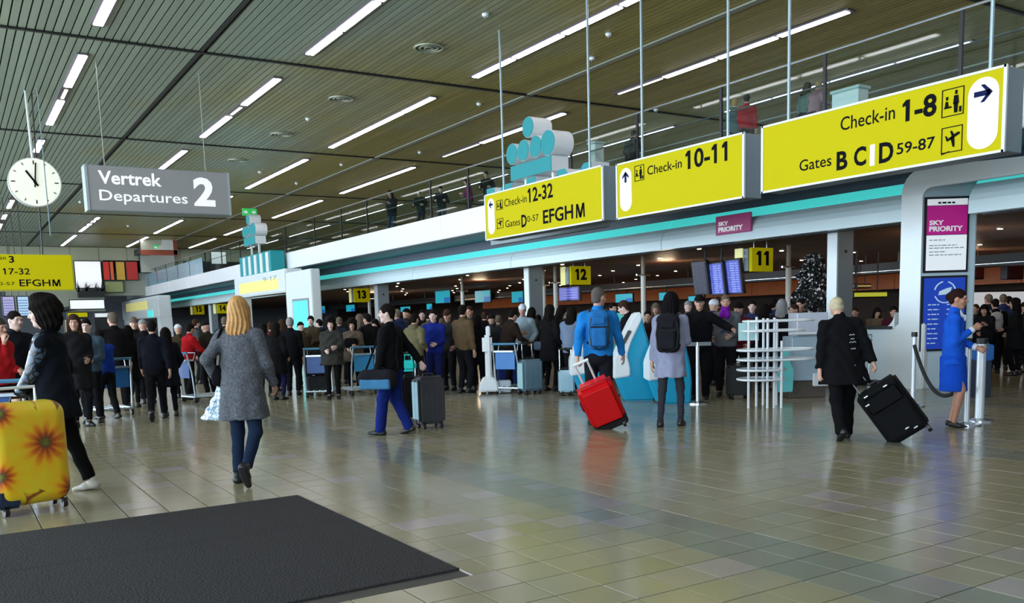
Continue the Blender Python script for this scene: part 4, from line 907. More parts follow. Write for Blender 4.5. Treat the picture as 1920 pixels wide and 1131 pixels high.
# black suitcase of the person in the black coat
bm2=mat('black_fabric',(.0035,.0035,.004),.75,noise=.3,nscale=6,bump=.15,spec=.12)
g=G(1712,828); gv=facing(1712,828,0)
bs2=empty('suitcase','black soft wheeled suitcase tilted on its wheels behind the black coat','suitcase',tuple(g),gv)
RB=Matrix.Rotation(math.radians(-35),4,'Y')@Matrix.Rotation(math.radians(6),4,'X')
def bb(m,nm,mt_,**k):
    m.v=[tuple(RB@Vector(p)+Vector((0,0,.045))) for p in m.v]; return m.build(nm,mt_,bs2,**k)
bb(MB().box(-.24,.24,-.14,.14,.05,.72),'shell',bm2,bev=.035,seg=3); bb(MB().box(-.2,.2,-.165,-.12,.1,.42),'front_pocket',bm2,bev=.02,seg=2); bb(MB().box(-.2,.2,-.16,-.12,.46,.66),'front_pocket',bm2,bev=.02,seg=2)
for x,z in ((-.13,.69),(.1,.68),(-.17,.6),(.02,.16),(.1,.12)): bb(MB().box(x-.025,x+.025,-.175,-.165,z-.008,z+.008),'buckle',chrome,bev=.003,seg=1)
for sx in (-1,1): bb(MB().cyl((sx*.2-.02,.08 if sx<0 else -.1,.03),(sx*.2+.02,.08 if sx<0 else -.1,.03),.05,16),'wheel',black)
bb(MB().tube([(-.08,0,.72),(-.09,0,.76),(.05,0,.76),(.05,0,.72)],.012,6),'carry_handle',black)
bb(MB().tube([(-.18,.05,.7),(-.18,.05,1.02)],.009,8).tube([(-.05,.05,.7),(-.05,.05,1.02)],.009,8),'telescopic_handle',mat('handle_grey',(.35,.36,.38),.3,.6)); bb(MB().tube([(-.2,.05,1.02),(-.03,.05,1.02)],.015,8),'grip',black)
# dark hard case with daylight painted on its left side, beside the man with the holdall
hard=mat('charcoal_shell',(.035,.037,.042),.4,noise=.25,nscale=5)
s=suitcase('dark grey ribbed hard suitcase with a painted lit side, right of the holdall man',G(806,803),facing(806,803,24),.40,.28,.66,hard,ribs=5,corner=.04,handle=0,wheels=4)
MB().box(-.21,-.2,-.1,.1,.14,.66).build('side_panel',mat('lit_side',(.25,.4,.46),.4,noise=.1),s,bev=.004,seg=1)
suitcase('black upright suitcase tucked between the holdall man and the ribbed case',G(771,790),facing(771,790,10),.26,.26,.60,bm2,corner=.03,handle=.35,trim=darkmetal)
tealcase=mat('slate_shell',(.10,.17,.22),.35,noise=.1,nscale=3)
s=suitcase('slate blue hard suitcase standing left of the thin person in black',G(995,739),facing(995,739,28),.44,.30,.62,tealcase,ribs=4,corner=.04,handle=.32)
MB().box(-.235,-.22,-.11,.11,.12,.62).build('side_panel',mat('lit_teal_side',(.3,.5,.52),.4,noise=.08),s,bev=.004,seg=1)  # daylight on the left side painted as a pale teal plate
suitcase('small pale blue cabin case behind the legs of the thin person in black',G(1062,742),facing(1062,742,8),.30,.22,.42,mat('pale_blue_shell',(.35,.52,.6),.35,noise=.08),corner=.03,handle=.4)
suitcase('royal blue suitcase on the floor beside the white wheeled column',G(952,727),facing(952,727,15),.42,.3,.62,mat('royal_blue',(.01,.03,.20),.4,noise=.15),corner=.03)
for u,v,w,h,c,lb in ((600,741,.5,.34,(.012,.012,.014),'black suitcase lowest on the luggage trolley by the grey-haired queuer'),(1385,748,.4,.5,(.01,.01,.012),'black suitcase beside the man with the purple scarf'),(1488,738,.5,.5,(.008,.008,.009),'black suitcase under the white curved rack'),(170,765,.3,.62,(.008,.008,.01),'black suitcase standing left of the blue panelled trolley')):
    suitcase(lb,G(u,v),facing(u,v,12),w,.3,h,mat('case_%d'%u,c,.5,noise=.2),corner=.03)
def bag(u,v,w,d,h,z,col,label,yaw=0,nm='bag',cat='bag'):
    g=G(u,v); t=empty(nm,label,cat,(g[0],g[1],z),facing(u,v,yaw)); mt=cloth(col)
    MB().box(-w/2,w/2,-d/2,d/2,0,h).build('body',mt,t,bev=min(d,h)*.3,seg=4); MB().tube([(-w*.25,0,h*.97),(-w*.2,0,h+.08),(w*.2,0,h+.08),(w*.25,0,h*.97)],.012,6).build('handle',mt,t); MB().tube([(-w*.42,0,h+.002),(w*.42,0,h+.002)],.006,5).build('zip',darkmetal,t)
    return t
bag(600,741,.55,.3,.24,.43,(.02,.02,.024),'dark soft bag lying on top of the black trolley suitcase')
bag(770,789,.24,.16,.17,.75,(.03,.55,.50),'bright aqua bag on top of the black upright suitcase')
bag(598,740,.34,.26,.2,.72,(.012,.012,.013),'small black bag topmost on the luggage trolley pile')
# luggage trolleys
def trolley(u,v,yaw,label,panelc=(.02,.16,.45),s=1.):
    g=G(u,v); t=empty('luggage_trolley',label,'trolley',tuple(g),facing(u,v,yaw)); st=mat('trolley_steel',(.5,.58,.64),.3,.7,noise=.06)
    def q(*p): return tuple(Vector(p)*s)
    MB().tube([q(-.26,-.4,.12),q(-.3,.4,.12),q(.3,.4,.12),q(.26,-.4,.12)],.018,8,closed=True).build('base_frame',st,t)
    for k in range(5): MB().tube([q(-.24+.12*k,-.38,.14),q(-.26+.13*k,.38,.14)],.009,6).build('deck_bar',st,t)
    for sx in (-1,1): MB().tube([q(sx*.27,-.38,.12),q(sx*.27,-.42,.6),q(sx*.25,-.5,1.0)],.017,8).build('upright',st,t)
    MB().tube([q(-.27,-.5,1.0),q(.27,-.5,1.0)],.022,8).build('push_bar',mat('grip_blue',(.05,.2,.35),.5),t)
    MB().box(*(k*s for k in (-.22,.22,-.455,-.44,.5,.86))).build('advert_panel',mat('panel_%d'%int(panelc[2]*100),panelc,.4,noise=.15,nscale=4),t)
    MB().box(*(k*s for k in (-.22,.22,-.52,-.34,.84,.87))).build('basket_floor',st,t); MB().tube([q(-.22,-.34,.87),q(-.22,-.3,1.),q(.22,-.3,1.),q(.22,-.34,.87)],.009,6).build('basket_rim',st,t)
    for x,y in ((-.26,-.36),(.26,-.36),(0,.36)): MB().cyl(q(x-.02,y,.055),q(x+.02,y,.055),.055*s,14).build('wheel',black,t); MB().box(*(k*s for k in (x-.015,x+.015,y-.015,y+.015,.06,.12))).build('wheel_fork',st,t)
    return t
trolley(205,778,20,'luggage trolley with a blue panel near the two figures in black')
trolley(606,742,-10,'luggage trolley piled with black luggage beside the grey-haired queuer',(.012,.08,.3))
trolley(668,739,25,'luggage trolley with a sky blue panel in front of the fur coat woman',(.04,.3,.6))
trolley(388,752,-62,'luggage trolley pushed by the person in the short red jacket',(.03,.1,.3))
trolley(22,880,-10,'silver luggage trolley behind the sunflower suitcase',(.1,.05,.3))
trolley(970,736,-30,'luggage trolley the man in the brown-black jacket leans on',(.05,.2,.45))
# white wheeled column (left of the slate suitcase)
g=G(918,738); t=empty('wheeled_column','white plastic column on a wheeled base among the queue','stand',tuple(g),facing(918,738,0))
MB().prism([(-.22,-.2,.05),(.2,-.2,.05),(.16,-.2,.28),(.05,-.2,.36),(-.1,-.2,.36),(-.18,-.2,.25)],(0,0,0),(0,.35,0)).build('base',white2,t,bev=.03)
MB().box(-.07,.06,-.08,.02,.3,.9).build('column',white2,t,bev=.03); MB().box(-.12,.08,-.1,.04,.8,1.18).build('head',white2,t,bev=.05); MB().box(-.04,.05,-.08,0,1.15,1.36).build('top_grip',white2,t,bev=.02)
for x,y in ((-.24,-.15),(.2,-.2),(-.05,-.26)): MB().cyl((x-.015,y,.04),(x+.015,y,.04),.04,12).build('wheel',mat('wheel_grey',(.3,.32,.34),.5),t)
MB().box(.16,.44,-.12,.15,.02,.26).build('battery_box',mat('box_grey',(.45,.52,.58),.4,noise=.05),t,bev=.02)
# ================================================================== PEOPLE: smooth bodies from distance fields
def smin(a,b,k):
    if k<=0: return np.minimum(a,b)
    h=np.clip(.5+.5*(b-a)/k,0,1); return b+(a-b)*h-k*h*(1-h)
class F:
    def __init__(s): s.ops=[]; s.lo=np.full(3,9.); s.hi=np.full(3,-9.)
    def _b(s,pts,r):
        for p in pts: s.lo=np.minimum(s.lo,np.asarray(p)-r); s.hi=np.maximum(s.hi,np.asarray(p)+r)
    def cap(s,a,b,ra,rb=None,k=.02,fr=None,sc=(1,1,1),op='u',cut=None):
        rb=ra if rb is None else rb; a=np.asarray(a,float); b=np.asarray(b,float); sc=np.asarray(sc,float)
        M,o=fr if fr is not None else (np.eye(3),np.zeros(3))
        A=a/sc; Bv=b/sc-A; L2=max(1e-9,Bv@Bv); ms=sc.min()
        def fn(P):
            q=((P-o)@M)/sc-A; t=np.clip(q@Bv/L2,0,1); d=(np.linalg.norm(q-t[:,None]*Bv,axis=1)-(ra+(rb-ra)*t))*ms
            if cut is not None: # cut: keep part of the capsule before fraction cut
                tt=((P-o)@M)@(b-a)/np.linalg.norm(b-a)-a@(b-a)/np.linalg.norm(b-a)
                d=np.maximum(d,tt-np.linalg.norm(b-a)*cut)
            return d
        s.ops.append((op,fn,k)); 
        if op=='u': s._b([o+M@a,o+M@b],max(ra,rb)*sc.max())
        return s
    def ell(s,c,r,k=.02,fr=None,op='u'):
        c=np.asarray(c,float); r=np.asarray(r,float); M,o=fr if fr is not None else (np.eye(3),np.zeros(3))
        def fn(P):
            q=((P-o)@M)-c; k0=np.linalg.norm(q/r,axis=1); k1=np.linalg.norm(q/(r*r),axis=1)+1e-9; return k0*(k0-1)/k1
        s.ops.append((op,fn,k)); 
        if op=='u': s._b([o+M@c],r.max())
        return s
    def box(s,c,h,r,k=.02,fr=None,op='u'):
        c=np.asarray(c,float); h=np.asarray(h,float); M,o=fr if fr is not None else (np.eye(3),np.zeros(3))
        def fn(P):
            q=np.abs(((P-o)@M)-c)-h+r; return np.linalg.norm(np.maximum(q,0),axis=1)+np.minimum(q.max(1),0)-r
        s.ops.append((op,fn,k)); 
        if op=='u': s._b([o+M@c],np.linalg.norm(h))
        return s
    def half(s,n,d,fr=None):   # keep n.p < d
        n=np.asarray(n,float); M,o=fr if fr is not None else (np.eye(3),np.zeros(3))
        s.ops.append(('i',lambda P:((P-o)@M)@n-d,0)); return s
    def skirt(s,c0,c1,a0,b0,a1,b1,k=.04,fr=None,wav=0.):
        """elliptic cone between two centres (top c0, bottom c1), cut flat"""
        c0=np.asarray(c0,float); c1=np.asarray(c1,float)
        def fn(P):
            t=np.clip((P[:,2]-c0[2])/(c1[2]-c0[2]),0,1); cx_=c0[0]+(c1[0]-c0[0])*t; cy_=c0[1]+(c1[1]-c0[1])*t; a=a0+(a1-a0)*t; b=b0+(b1-b0)*t
            x=P[:,0]-cx_; y=P[:,1]-cy_; th=np.arctan2(y,x); rr=np.sqrt((x/a)**2+(y/b)**2)
            d=(rr-1)*np.minimum(a,b)+wav*t*np.sin(th*7+2)
            return np.maximum(np.maximum(d,P[:,2]-c0[2]),c1[2]-P[:,2])
        s.ops.append(('u',fn,k)); s._b([c0+[max(a0,a1),0,0],c0-[max(a0,a1),0,0],c1+[a1,b1,0],c1-[a1,b1,0]],.04); s._b([c0,c1],max(b0,b1)*.9); return s
    def wrinkle(s,amp,f=38):
        s.ops.append(('w',lambda P:amp*(np.sin(P[:,2]*f+3*np.sin(P[:,0]*17)+2*np.sin(P[:,1]*15))*.6+np.sin(P[:,0]*f*.8+P[:,2]*f*.9)*.4),0)); return s
    def __call__(s,P):
        d=np.full(len(P),9.)
        for op,fn,k in s.ops:
            v=fn(P)
            if op=='u': d=smin(d,v,k)
            elif op=='s': d=-smin(-d,v,k)
            elif op=='i': d=np.maximum(d,v)
            elif op=='w': d=d+v
        return d
EDG=[(0,1),(2,3),(4,5),(6,7),(0,2),(1,3),(4,6),(5,7),(0,4),(1,5),(2,6),(3,7)]
CO=np.array([[i&1,(i>>1)&1,(i>>2)&1] for i in range(8)])
def field_mesh(f,h,pad=2):
    lo=f.lo-h*pad; n=np.ceil((f.hi+h*pad-lo)/h).astype(int)+1; B=4
    n=((n+B-1)//B)*B; nb=n//B
    g=np.stack(np.meshgrid(*[np.arange(k) for k in nb],indexing='ij'),-1).reshape(-1,3)
    cc=lo+(g*B+(B-1)/2)*h; dc=f(cc); act=np.abs(dc)<h*B*1.6
    D=np.empty((nb[0],nb[1],nb[2],B,B,B)); D[...]=dc.reshape(nb)[...,None,None,None]
    off=np.stack(np.meshgrid(*[np.arange(B)]*3,indexing='ij'),-1).reshape(-1,3)
    ga=g[act]; P=lo+((ga*B)[:,None,:]+off[None])*h
    D[ga[:,0],ga[:,1],ga[:,2]]=f(P.reshape(-1,3)).reshape(-1,B,B,B)
    D=D.transpose(0,3,1,4,2,5).reshape(n)
    D=np.where(D==0,1e-6,D)
    ins=D<0
    c=[ins[a:n[0]-1+a,b:n[1]-1+b,e:n[2]-1+e] for a,b,e in CO]
    s_=sum(x.astype(np.int8) for x in c); ac=np.argwhere((s_>0)&(s_<8))
    vals=np.stack([D[ac[:,0]+a,ac[:,1]+b,ac[:,2]+e] for a,b,e in CO],1)
    acc=np.zeros((len(ac),3)); cnt=np.zeros(len(ac))
    for i,j in EDG:
        vi,vj=vals[:,i],vals[:,j]; m=(vi<0)!=(vj<0); t=np.where(m,vi/np.where(m,vi-vj,1),0)
        acc+=np.where(m[:,None],CO[i]+t[:,None]*(CO[j]-CO[i]),0); cnt+=m
    V=lo+(ac+acc/cnt[:,None])*h
    idx=-np.ones(n,int); idx[ac[:,0],ac[:,1],ac[:,2]]=np.arange(len(ac)); Q=[]
    for ax in range(3):
        sl0=[slice(1,-1)]*3; sl1=[slice(1,-1)]*3; sl0[ax]=slice(0,-1); sl1[ax]=slice(1,None)
        a=ins[tuple(sl0)]; b=ins[tuple(sl1)]; e=np.argwhere(a!=b)
        base=e.copy(); 
        for q in range(3):
            if q!=ax: base[:,q]+=1
        u,w=[(1,2),(2,0),(0,1)][ax]; du=np.zeros(3,int); du[u]=1; dw=np.zeros(3,int); dw[w]=1
        q=[base,base-du,base-du-dw,base-dw]; ids=np.stack([idx[k[:,0],k[:,1],k[:,2]] for k in q],1)
        fl=a[e[:,0],e[:,1],e[:,2]]; ids[~fl]=ids[~fl][:,::-1]; Q.append(ids[(ids>=0).all(1)])
    return V,np.concatenate(Q)
def to_mesh(name,parts,mt=None):
    vs=[];fs=[];n=0
    for V,Q in parts: vs.append(V); fs.append(Q+n); n+=len(V)
    V=np.concatenate(vs); Q=np.concatenate(fs)
    me=bpy.data.meshes.new(name); me.vertices.add(len(V)); me.vertices.foreach_set('co',V.ravel())
    me.loops.add(len(Q)*4); me.loops.foreach_set('vertex_index',Q.ravel().astype(np.int32)); me.polygons.add(len(Q))
    me.polygons.foreach_set('loop_start',np.arange(0,len(Q)*4,4,dtype=np.int32)); me.update(calc_edges=True); me.validate(); me.shade_smooth()
    me.materials.append(mt)
    return me
def rx(a): c,s=math.cos(a),math.sin(a); return np.array([[1,0,0],[0,c,-s],[0,s,c]])
def rzm(a): c,s=math.cos(a),math.sin(a); return np.array([[c,-s,0],[s,c,0],[0,0,1]])
def rym(a): c,s=math.cos(a),math.sin(a); return np.array([[c,0,s],[0,1,0],[-s,0,c]])
def ik(a,b,l1,l2,pole):
    a=np.array(a,float); b=np.array(b,float); v=b-a; d=np.linalg.norm(v); dm=min(d,(l1+l2)*.999); u=v/d; b=a+u*dm
    x=(l1*l1-l2*l2+dm*dm)/(2*dm); y=math.sqrt(max(0,l1*l1-x*x)); p=np.array(pole,float); p=p-u*(p@u); p/=np.linalg.norm(p)+1e-9
    return a+u*x+p*y,b
ARM={'down':(.25,.04,.84),'trolley':(.24,.42,1.02),'phone':(.10,.27,1.26),'pocket':(.22,.12,.97),'back':(.26,-.32,.80),'front':(.10,.24,1.06),'chin':(.06,.20,1.46),'wide':(.55,.22,1.18),'hip':(.24,.06,1.04),'read':(.14,.32,1.14),'reach':(.12,.46,1.20),'swingf':(.24,.25,.90),'swingb':(.26,-.18,.86),'rail':(.22,.33,1.14)}
def skeleton(lean=0.,side=0.,arms=('down','down'),legs='stand',head=(0,0),fem=False,crouch=0.,feet=None):
    S={}; pz=.93-crouch
    S['o']=np.array([0,0,pz]); T=rym(side)@rx(-lean); S['T']=(T,S['o'])
    sh=.165 if fem else .185; S['sh']=sh
    w=lambda p:S['o']+T@np.array(p,float)
    S['neck']=w((0,0,.56)); Hm=T@rzm(head[0])@rx(-head[1]) if True else T
    S['H']=(Hm,S['neck']+Hm@np.array([0,.022,.155]))
    for i,sd in ((0,-1),(1,1)):   # 0 = left hand (x<0), 1 = right
        tg=arms[i]; 
        if isinstance(tg,str): tg=ARM[tg]; tg=(tg[0]*sd,tg[1],tg[2])
        a=w((sd*sh,0,.468)); e,wr=ik(a,tg,.285,.255,(sd*.45,-1,-.35)); S['arm%d'%i]=(a,e,wr)
    if feet is None:
        feet={'stand':((-.10,0,0,0),(.10,.02,0,0)),'walk':((-.08,.27,0,12),(.08,-.34,.06,-48)),'walk2':((-.08,-.34,.08,-52),(.08,.22,0,6)),'wide':((-.17,.02,0,0),(.17,0,0,0)),'step':((-.09,.13,0,0),(.11,-.12,0,-8)),'close':((-.065,0,0,0),(.065,.03,0,0))}[legs]
    for i,sd in ((0,-1),(1,1)):
        fx,fy,fz,fp=feet[i]; a=np.array([sd*.085,0,pz-.03]); ph=math.radians(fp); k,an=ik(a,(fx,fy,fz+.085),.425,.41,(sd*.12,1,0)); S['leg%d'%i]=(a,k,an,ph,sd*math.radians(8))
    return S
def hand_field(S,i,grip=.35,big=1.,ndir=None):
    sd=-1 if i==0 else 1; a,e,w=S['arm%d'%i]; d=(w-e)/np.linalg.norm(w-e); n=np.array(ndir if ndir is not None else (-sd,.25,-.1),float); n-=d*(n@d); n/=np.linalg.norm(n); l=np.cross(d,n)*sd
    if l[1]<0 and ndir is None: l=-l     # thumb side forward
    f=F(); P=lambda x,y,z:w+l*x*big+n*y*big+d*z*big
    f.cap(w-d*.03,P(0,0,.03),.026*big,.024*big,.01)
    for x in (-.027,-.009,.009,.027): f.cap(P(x*.6,0,.02),P(x,0.004,.085),.0165*big,.0135*big,.008)
    for x,L,b in ((-.03,.062,.082),(-.0105,.074,.088),(.0095,.08,.09),(.029,.072,.086)):
        p=P(x,.004,b); an=grip*.7; 
        for q,(fr,r) in enumerate(((.45,.0098),(.3,.009),(.25,.0082))):
            dd=d*math.cos(an)+n*math.sin(an)+l*x*.8*(1-q*.3); p2=p+dd*L*fr*big; f.cap(p,p2,r*big,(r-.0007)*big,.003); p=p2; an+=grip*1.15
    p=P(.024,.006,.03); an=.75-grip*.3
    for q,(L,r) in enumerate(((.038,.0135),(.032,.0108),(.026,.0095))):
        dd=l*math.sin(an)*1.+d*math.cos(an)+n*(.25+grip*.6*(q+.3)); dd/=np.linalg.norm(dd); p2=p+dd*L*big; f.cap(p,p2,r*big,(r-.001)*big,.006); p=p2; an-=grip*.55+.15
    return f
def head_field(S,beard=False):
    fr=S['H']; f=F()
    f.ell((0,-.014,.03),(.075,.094,.092),.02,fr).ell((0,.018,-.035),(.06,.072,.085),.03,fr).ell((0,.055,-.098),(.03,.03,.022),.03,fr)
    f.ell((0,-.02,-.02),(.066,.075,.07),.03,fr)
    f.cap((-.034,.078,.034),(.034,.078,.034),.014,None,.02,fr)
    for sx in (-1,1):
        f.ell((sx*.042,.062,-.025),(.02,.02,.02),.02,fr)
        f.ell((sx*.031,.098,.012),(.018,.014,.012),.012,fr,'s')
        f.ell((sx*.076,-.008,-.004),(.010,.022,.033),.006,fr)
    f.cap((0,.082,.018),(0,.108,-.020),.0085,.0135,.012,fr).ell((0,.088,-.028),(.02,.014,.01),.008,fr)
    f.ell((0,.084,-.056),(.024,.014,.012),.01,fr)
    f.cap(S['neck']+S['T'][0]@np.array([0,-.005,-.07]),fr[1]+fr[0]@np.array([0,-.02,-.06]),.058,.052,.02)
    return f
def body_field(S,bulk=1.,legr=1.):
    f=F(); T=S['T']; sh=S['sh']
    f.cap((0,0,.02),(0,0,.14),.105*bulk,.1*bulk,.05,T,(1.35,.95,1)).cap((0,0,.2),(0,0,.40),.105*bulk,.118*bulk,.06,T,(1.3,.95,1)).cap((-sh+.02,0,.485),(sh-.02,0,.485),.05,None,.05,T)
    f.cap((0,-.01,.45),(0,-.005,.58),.06,.05,.03,T); lr=.8*legr if legr>=1 else 1.
    for i in (0,1):
        a,e,w=S['arm%d'%i]; f.cap(a,e,.045,.035,.03).cap(e,w,.036,.025,.01)
        h,k,an,ph,yw=S['leg%d'%i]; f.cap(h,k,.075*lr,.05*lr,.02).cap(k,an,.05*lr,.032,.02)
        u_=an-k; f.cap(k+u_*.15-np.array([0,.008,0]),k+u_*.48-np.array([0,.006,0]),.046*lr,.036*lr,.02)
        FR=foot_frame(S,i); f.cap((0,-.025,-.045),(0,.09,-.060),.022,.015,.02,FR,(1.1,1,1))
    return f
def foot_frame(S,i):
    h,k,an,ph,yw=S['leg%d'%i]; return (rzm(-yw)@rx(ph),an)
def shoe_field(S,i,kind='shoe'):
    FR=foot_frame(S,i); f=F()
    if kind=='heel':
        f.cap((0,-.035,-.035),(0,.06,-.055),.036,.032,.015,FR).cap((0,.06,-.060),(0,.15,-.066),.036,.018,.02,FR,(1.05,1,.75)).cap((0,-.05,-.04),(0,-.055,-.085),.012,.008,.01,FR).ell((0,.035,.008),(.034,.07,.04),.006,FR,'s')
    else:
        f.cap((0,-.05,-.05),(0,.05,-.05),.04,.04,.02,FR).cap((0,.05,-.058),(0,.155,-.062),.042,.03,.03,FR,(1.1,1,.8)).cap((0,-.02,0),(0,-.025,-.05),.045,None,.02,FR).half((0,0,1),.03 if kind=='shoe' else .09,FR)
    f.half((0,0,-1),.084,FR); return f
def trouser_field(S,wide=1.,short=None,wr=.004):
    f=F(); T=S['T']; f.ell((0,0,.0),(.165,.128,.12),.05,T).ell((0,-.03,-.05),(.15,.11,.1),.05,T)
    for i in (0,1):
        h,k,an,ph,yw=S['leg%d'%i]; kk=.012
        f.cap(h,k,.094*min(wide,1.15),.066*wide,.03 if i==0 else .012).cap(k,an,.064*wide,.050*wide**1.6,.02,cut=.96 if wide<1.2 else 1.12)
    if wr: f.wrinkle(wr)
    return f
def top_field(S,hem=.02,thick=1.,puff=0.,sleeve=1.,coat=None,wr=.005,collar=True,hood=False,flare=0.):
    """hem: height over pelvis (negative = longer)"""
    f=F(); T=S['T']; sh=S['sh']; tk=thick
    f.cap((0,0,.06),(0,0,.20),.122*tk,.117*tk,.05,T,(1.32,.98,1)).cap((0,0,.2),(0,0,.385),.115*tk,.128*tk,.07,T,(1.34,.98,1)).cap((-sh+.01,0,.468),(sh-.01,0,.468),.054*tk,None,.06,T).cap((0,-.005,.53),(-sh,0,.475),.05,.045,.04,T).cap((0,-.005,.53),(sh,0,.475),.05,.045,.04,T)
    if coat is None: f.cap((0,0,hem+.0),(0,0,.1),.125*tk+flare,.12*tk,.04,T,(1.34,1.0,1)).half((0,0,-1),-hem+.0 if False else -hem,T)
    for i in (0,1):
        a,e,w=S['arm%d'%i]; f.cap(a,e,.064*tk*sleeve,.053*tk*sleeve,.035).cap(e,w,.052*tk*sleeve,.040*tk*sleeve,.015,cut=.97)
    if coat is not None:
        z,fl_,ys=coat[:3]; tz=coat[3] if len(coat)>3 else .12; top=S['o']+T[0]@np.array([0,0,tz]); f.skirt(top,(0,ys,z),.160*tk if tz<.3 else .15,.142*tk if tz<.3 else .12,.185*tk+fl_,.165*tk+fl_,.06,wav=.009)
    if collar: f.cap((0,-.005,.50),(0,0,.575),.075,.066,.02,T).ell((0,.02,.63),(.055,.06,.055),.004,T,'s')
    if hood: f.ell((0,-.075,.545),(.105,.07,.07),.03,T)
    if puff:
        f.ops.append(('w',lambda P:-puff*np.abs(np.sin(P[:,2]*36+1.5*np.sin(P[:,0]*6))),0))
    if wr: f.wrinkle(wr,34)
    return f
def strands(f,fr,amp):
    M,o=fr
    def fn(P):
        q=(P-o)@M; th=np.arctan2(q[:,0],-q[:,1]-.02); return amp*np.sin(th*17+3*np.sin(q[:,2]*14))*np.clip(.6-q[:,2]*4,.2,1.3)
    f.ops.append(('w',fn,0))
def hair_field(S,style):
    fr=S['H']; f=F(); face=lambda z=.042: f.box((0,.125,-.075+z-.042),(.062,.075,.115),.03,.006,fr,'s')
    if style in('short','bald','crop'):
        r=.004 if style=='short' else -.001; f.ell((0,-.018,.036),(.081+r,.101+r,.097+r),.01,fr); f.ell((0,-.05,-.03),(.066,.06,.06),.02,fr); face(.05); f.half((0,0,-1),.075,fr)
        for sx in (-1,1): f.ell((sx*.085,.03,-.05),(.03,.06,.045),.01,fr,'s')
    elif style=='long' and True:
        f.ell((0,-.02,.036),(.09,.11,.10),.01,fr).ell((0,-.05,-.07),(.095,.07,.13),.05,fr).ell((0,-.075,-.19),(.105,.055,.10),.05,fr); 
        for sx in (-1,1): f.cap((sx*.075,.0,.02),(sx*.085,.0,-.2),.028,.03,.03,fr)
        face(.046); strands(f,fr,.006)
    elif style=='bob':
        f.ell((0,-.02,.036),(.09,.11,.102),.01,fr).ell((0,-.04,-.05),(.098,.085,.085),.04,fr); face(.046); f.half((0,0,-1),.12,fr); strands(f,fr,.004)
    elif style=='big':
        f.ell((0,-.045,.045),(.125,.135,.135),.02,fr).ell((0,-.055,-.08),(.11,.095,.09),.05,fr); f.ell((0,.0,.12),(.085,.07,.07),.04,fr); face(.046); strands(f,fr,.008); f.wrinkle(.008,55)
    elif style=='bun':
        f.ell((0,-.018,.036),(.081,.102,.098),.01,fr).ell((0,-.115,.02),(.048,.042,.048),.015,fr).ell((0,-.05,-.03),(.07,.06,.05),.02,fr); face(.05); f.half((0,0,-1),.09,fr)
    elif style=='pony':
        f.ell((0,-.018,.036),(.083,.103,.098),.01,fr).ell((0,-.05,-.03),(.07,.06,.05),.02,fr).cap((0,-.10,.03),(0,-.135,-.03),.03,.04,.02,fr).cap((0,-.135,-.03),(0,-.11,-.17),.04,.018,.02,fr); face(.048)
    elif style=='beanie':
        f.ell((0,-.012,.045),(.09,.108,.105),.01,fr).half((0,0,-1),-.02,fr)
    elif style=='cap':
        f.ell((0,-.012,.04),(.088,.105,.10),.01,fr).half((0,0,-1),-.025,fr); f.ell((0,.11,.035),(.065,.065,.012),.01,fr)
    elif style=='furhood':
        f.ell((0,-.03,.02),(.125,.13,.15),.02,fr).ell((0,-.05,-.10),(.12,.1,.08),.05,fr); f.box((0,.14,-.02),(.07,.1,.12),.05,.01,fr,'s'); f.wrinkle(.006,70)
    return f
def seg_eyes(S): 
    fr=S['H']; out=[]
    for sx in (-1,1):
        c=fr[1]+fr[0]@np.array([sx*.031,.081,.012]); out.append(c)
    return out,fr[1]+fr[0]@np.array([0,.094,-.056]),fr[0]
eye_m=mat('eye_dark',(.02,.012,.01),.2,noise=.1); lip_m=mat('lips',(.32,.08,.07),.5,noise=.1); brow_m=mat('brow_dark',(.03,.02,.015),.9,noise=.1)
FIGS={}
def figure(key,res=.022,hres=.013,handres=.010,skel=None,top=None,legs='trousers',legw=1.,hair='short',shoe='shoe',grip=(.35,.35),ndir=(None,None),legr=1.,skirt=None,extra=None,body_bulk=1.,coatb=None):
    if key in FIGS: return FIGS[key]
    S=skeleton(**(skel or {})); top=top or {}
    out=[]
    parts=[field_mesh(body_field(S,body_bulk,legr),max(res,.016)),field_mesh(head_field(S),hres)]
    for i in (0,1): parts.append(field_mesh(hand_field(S,i,grip[i],ndir=ndir[i]),handres))
    out.append(('body',to_mesh('body',parts),'skin',None))
    out.append(('jacket',to_mesh('jacket',[field_mesh(top_field(S,**top),res)]),'top',None))
    if legs in('trousers','leggings','jeans'): out.append((legs,to_mesh(legs,[field_mesh(trouser_field(S,legw),res)]),'legs',None))
    if skirt:
        f=F(); z,a,b=skirt; f.ell((0,0,.0),(.165,.128,.12),.04,S['T']).skirt(S['o']+np.array([0,0,-.02]),(0,.015,z),.17,.155,a,b,.05,wav=.002); f.wrinkle(.002); out.append(('skirt',to_mesh('skirt',[field_mesh(f,res)]),'legs',None))
    for i in (0,1): out.append(('shoe',to_mesh('shoe',[field_mesh(shoe_field(S,i,shoe),min(res,.014))]),'shoe',None))
    if hair!='none': out.append(('hat' if hair in('beanie','cap') else 'hair',to_mesh('hair',[field_mesh(hair_field(S,hair),hres)]),'hair',None))
    eyes,mouth,M=seg_eyes(S)
    f=F(); 
    for c in eyes:
        g=F(); g.ell((0,0,0),(.012,.008,.006),0,(M,c)); out.append(('eye',to_mesh('eye',[field_mesh(g,.003 if hres<.01 else .005)]),'eye',None))
    g=F(); g.ell((0,0,0),(.021,.008,.0065),0,(M,mouth)); out.append(('mouth',to_mesh('mouth',[field_mesh(g,.003 if hres<.01 else .005)]),'lip',None))
    FIGS[key]=(S,out); return FIGS[key]
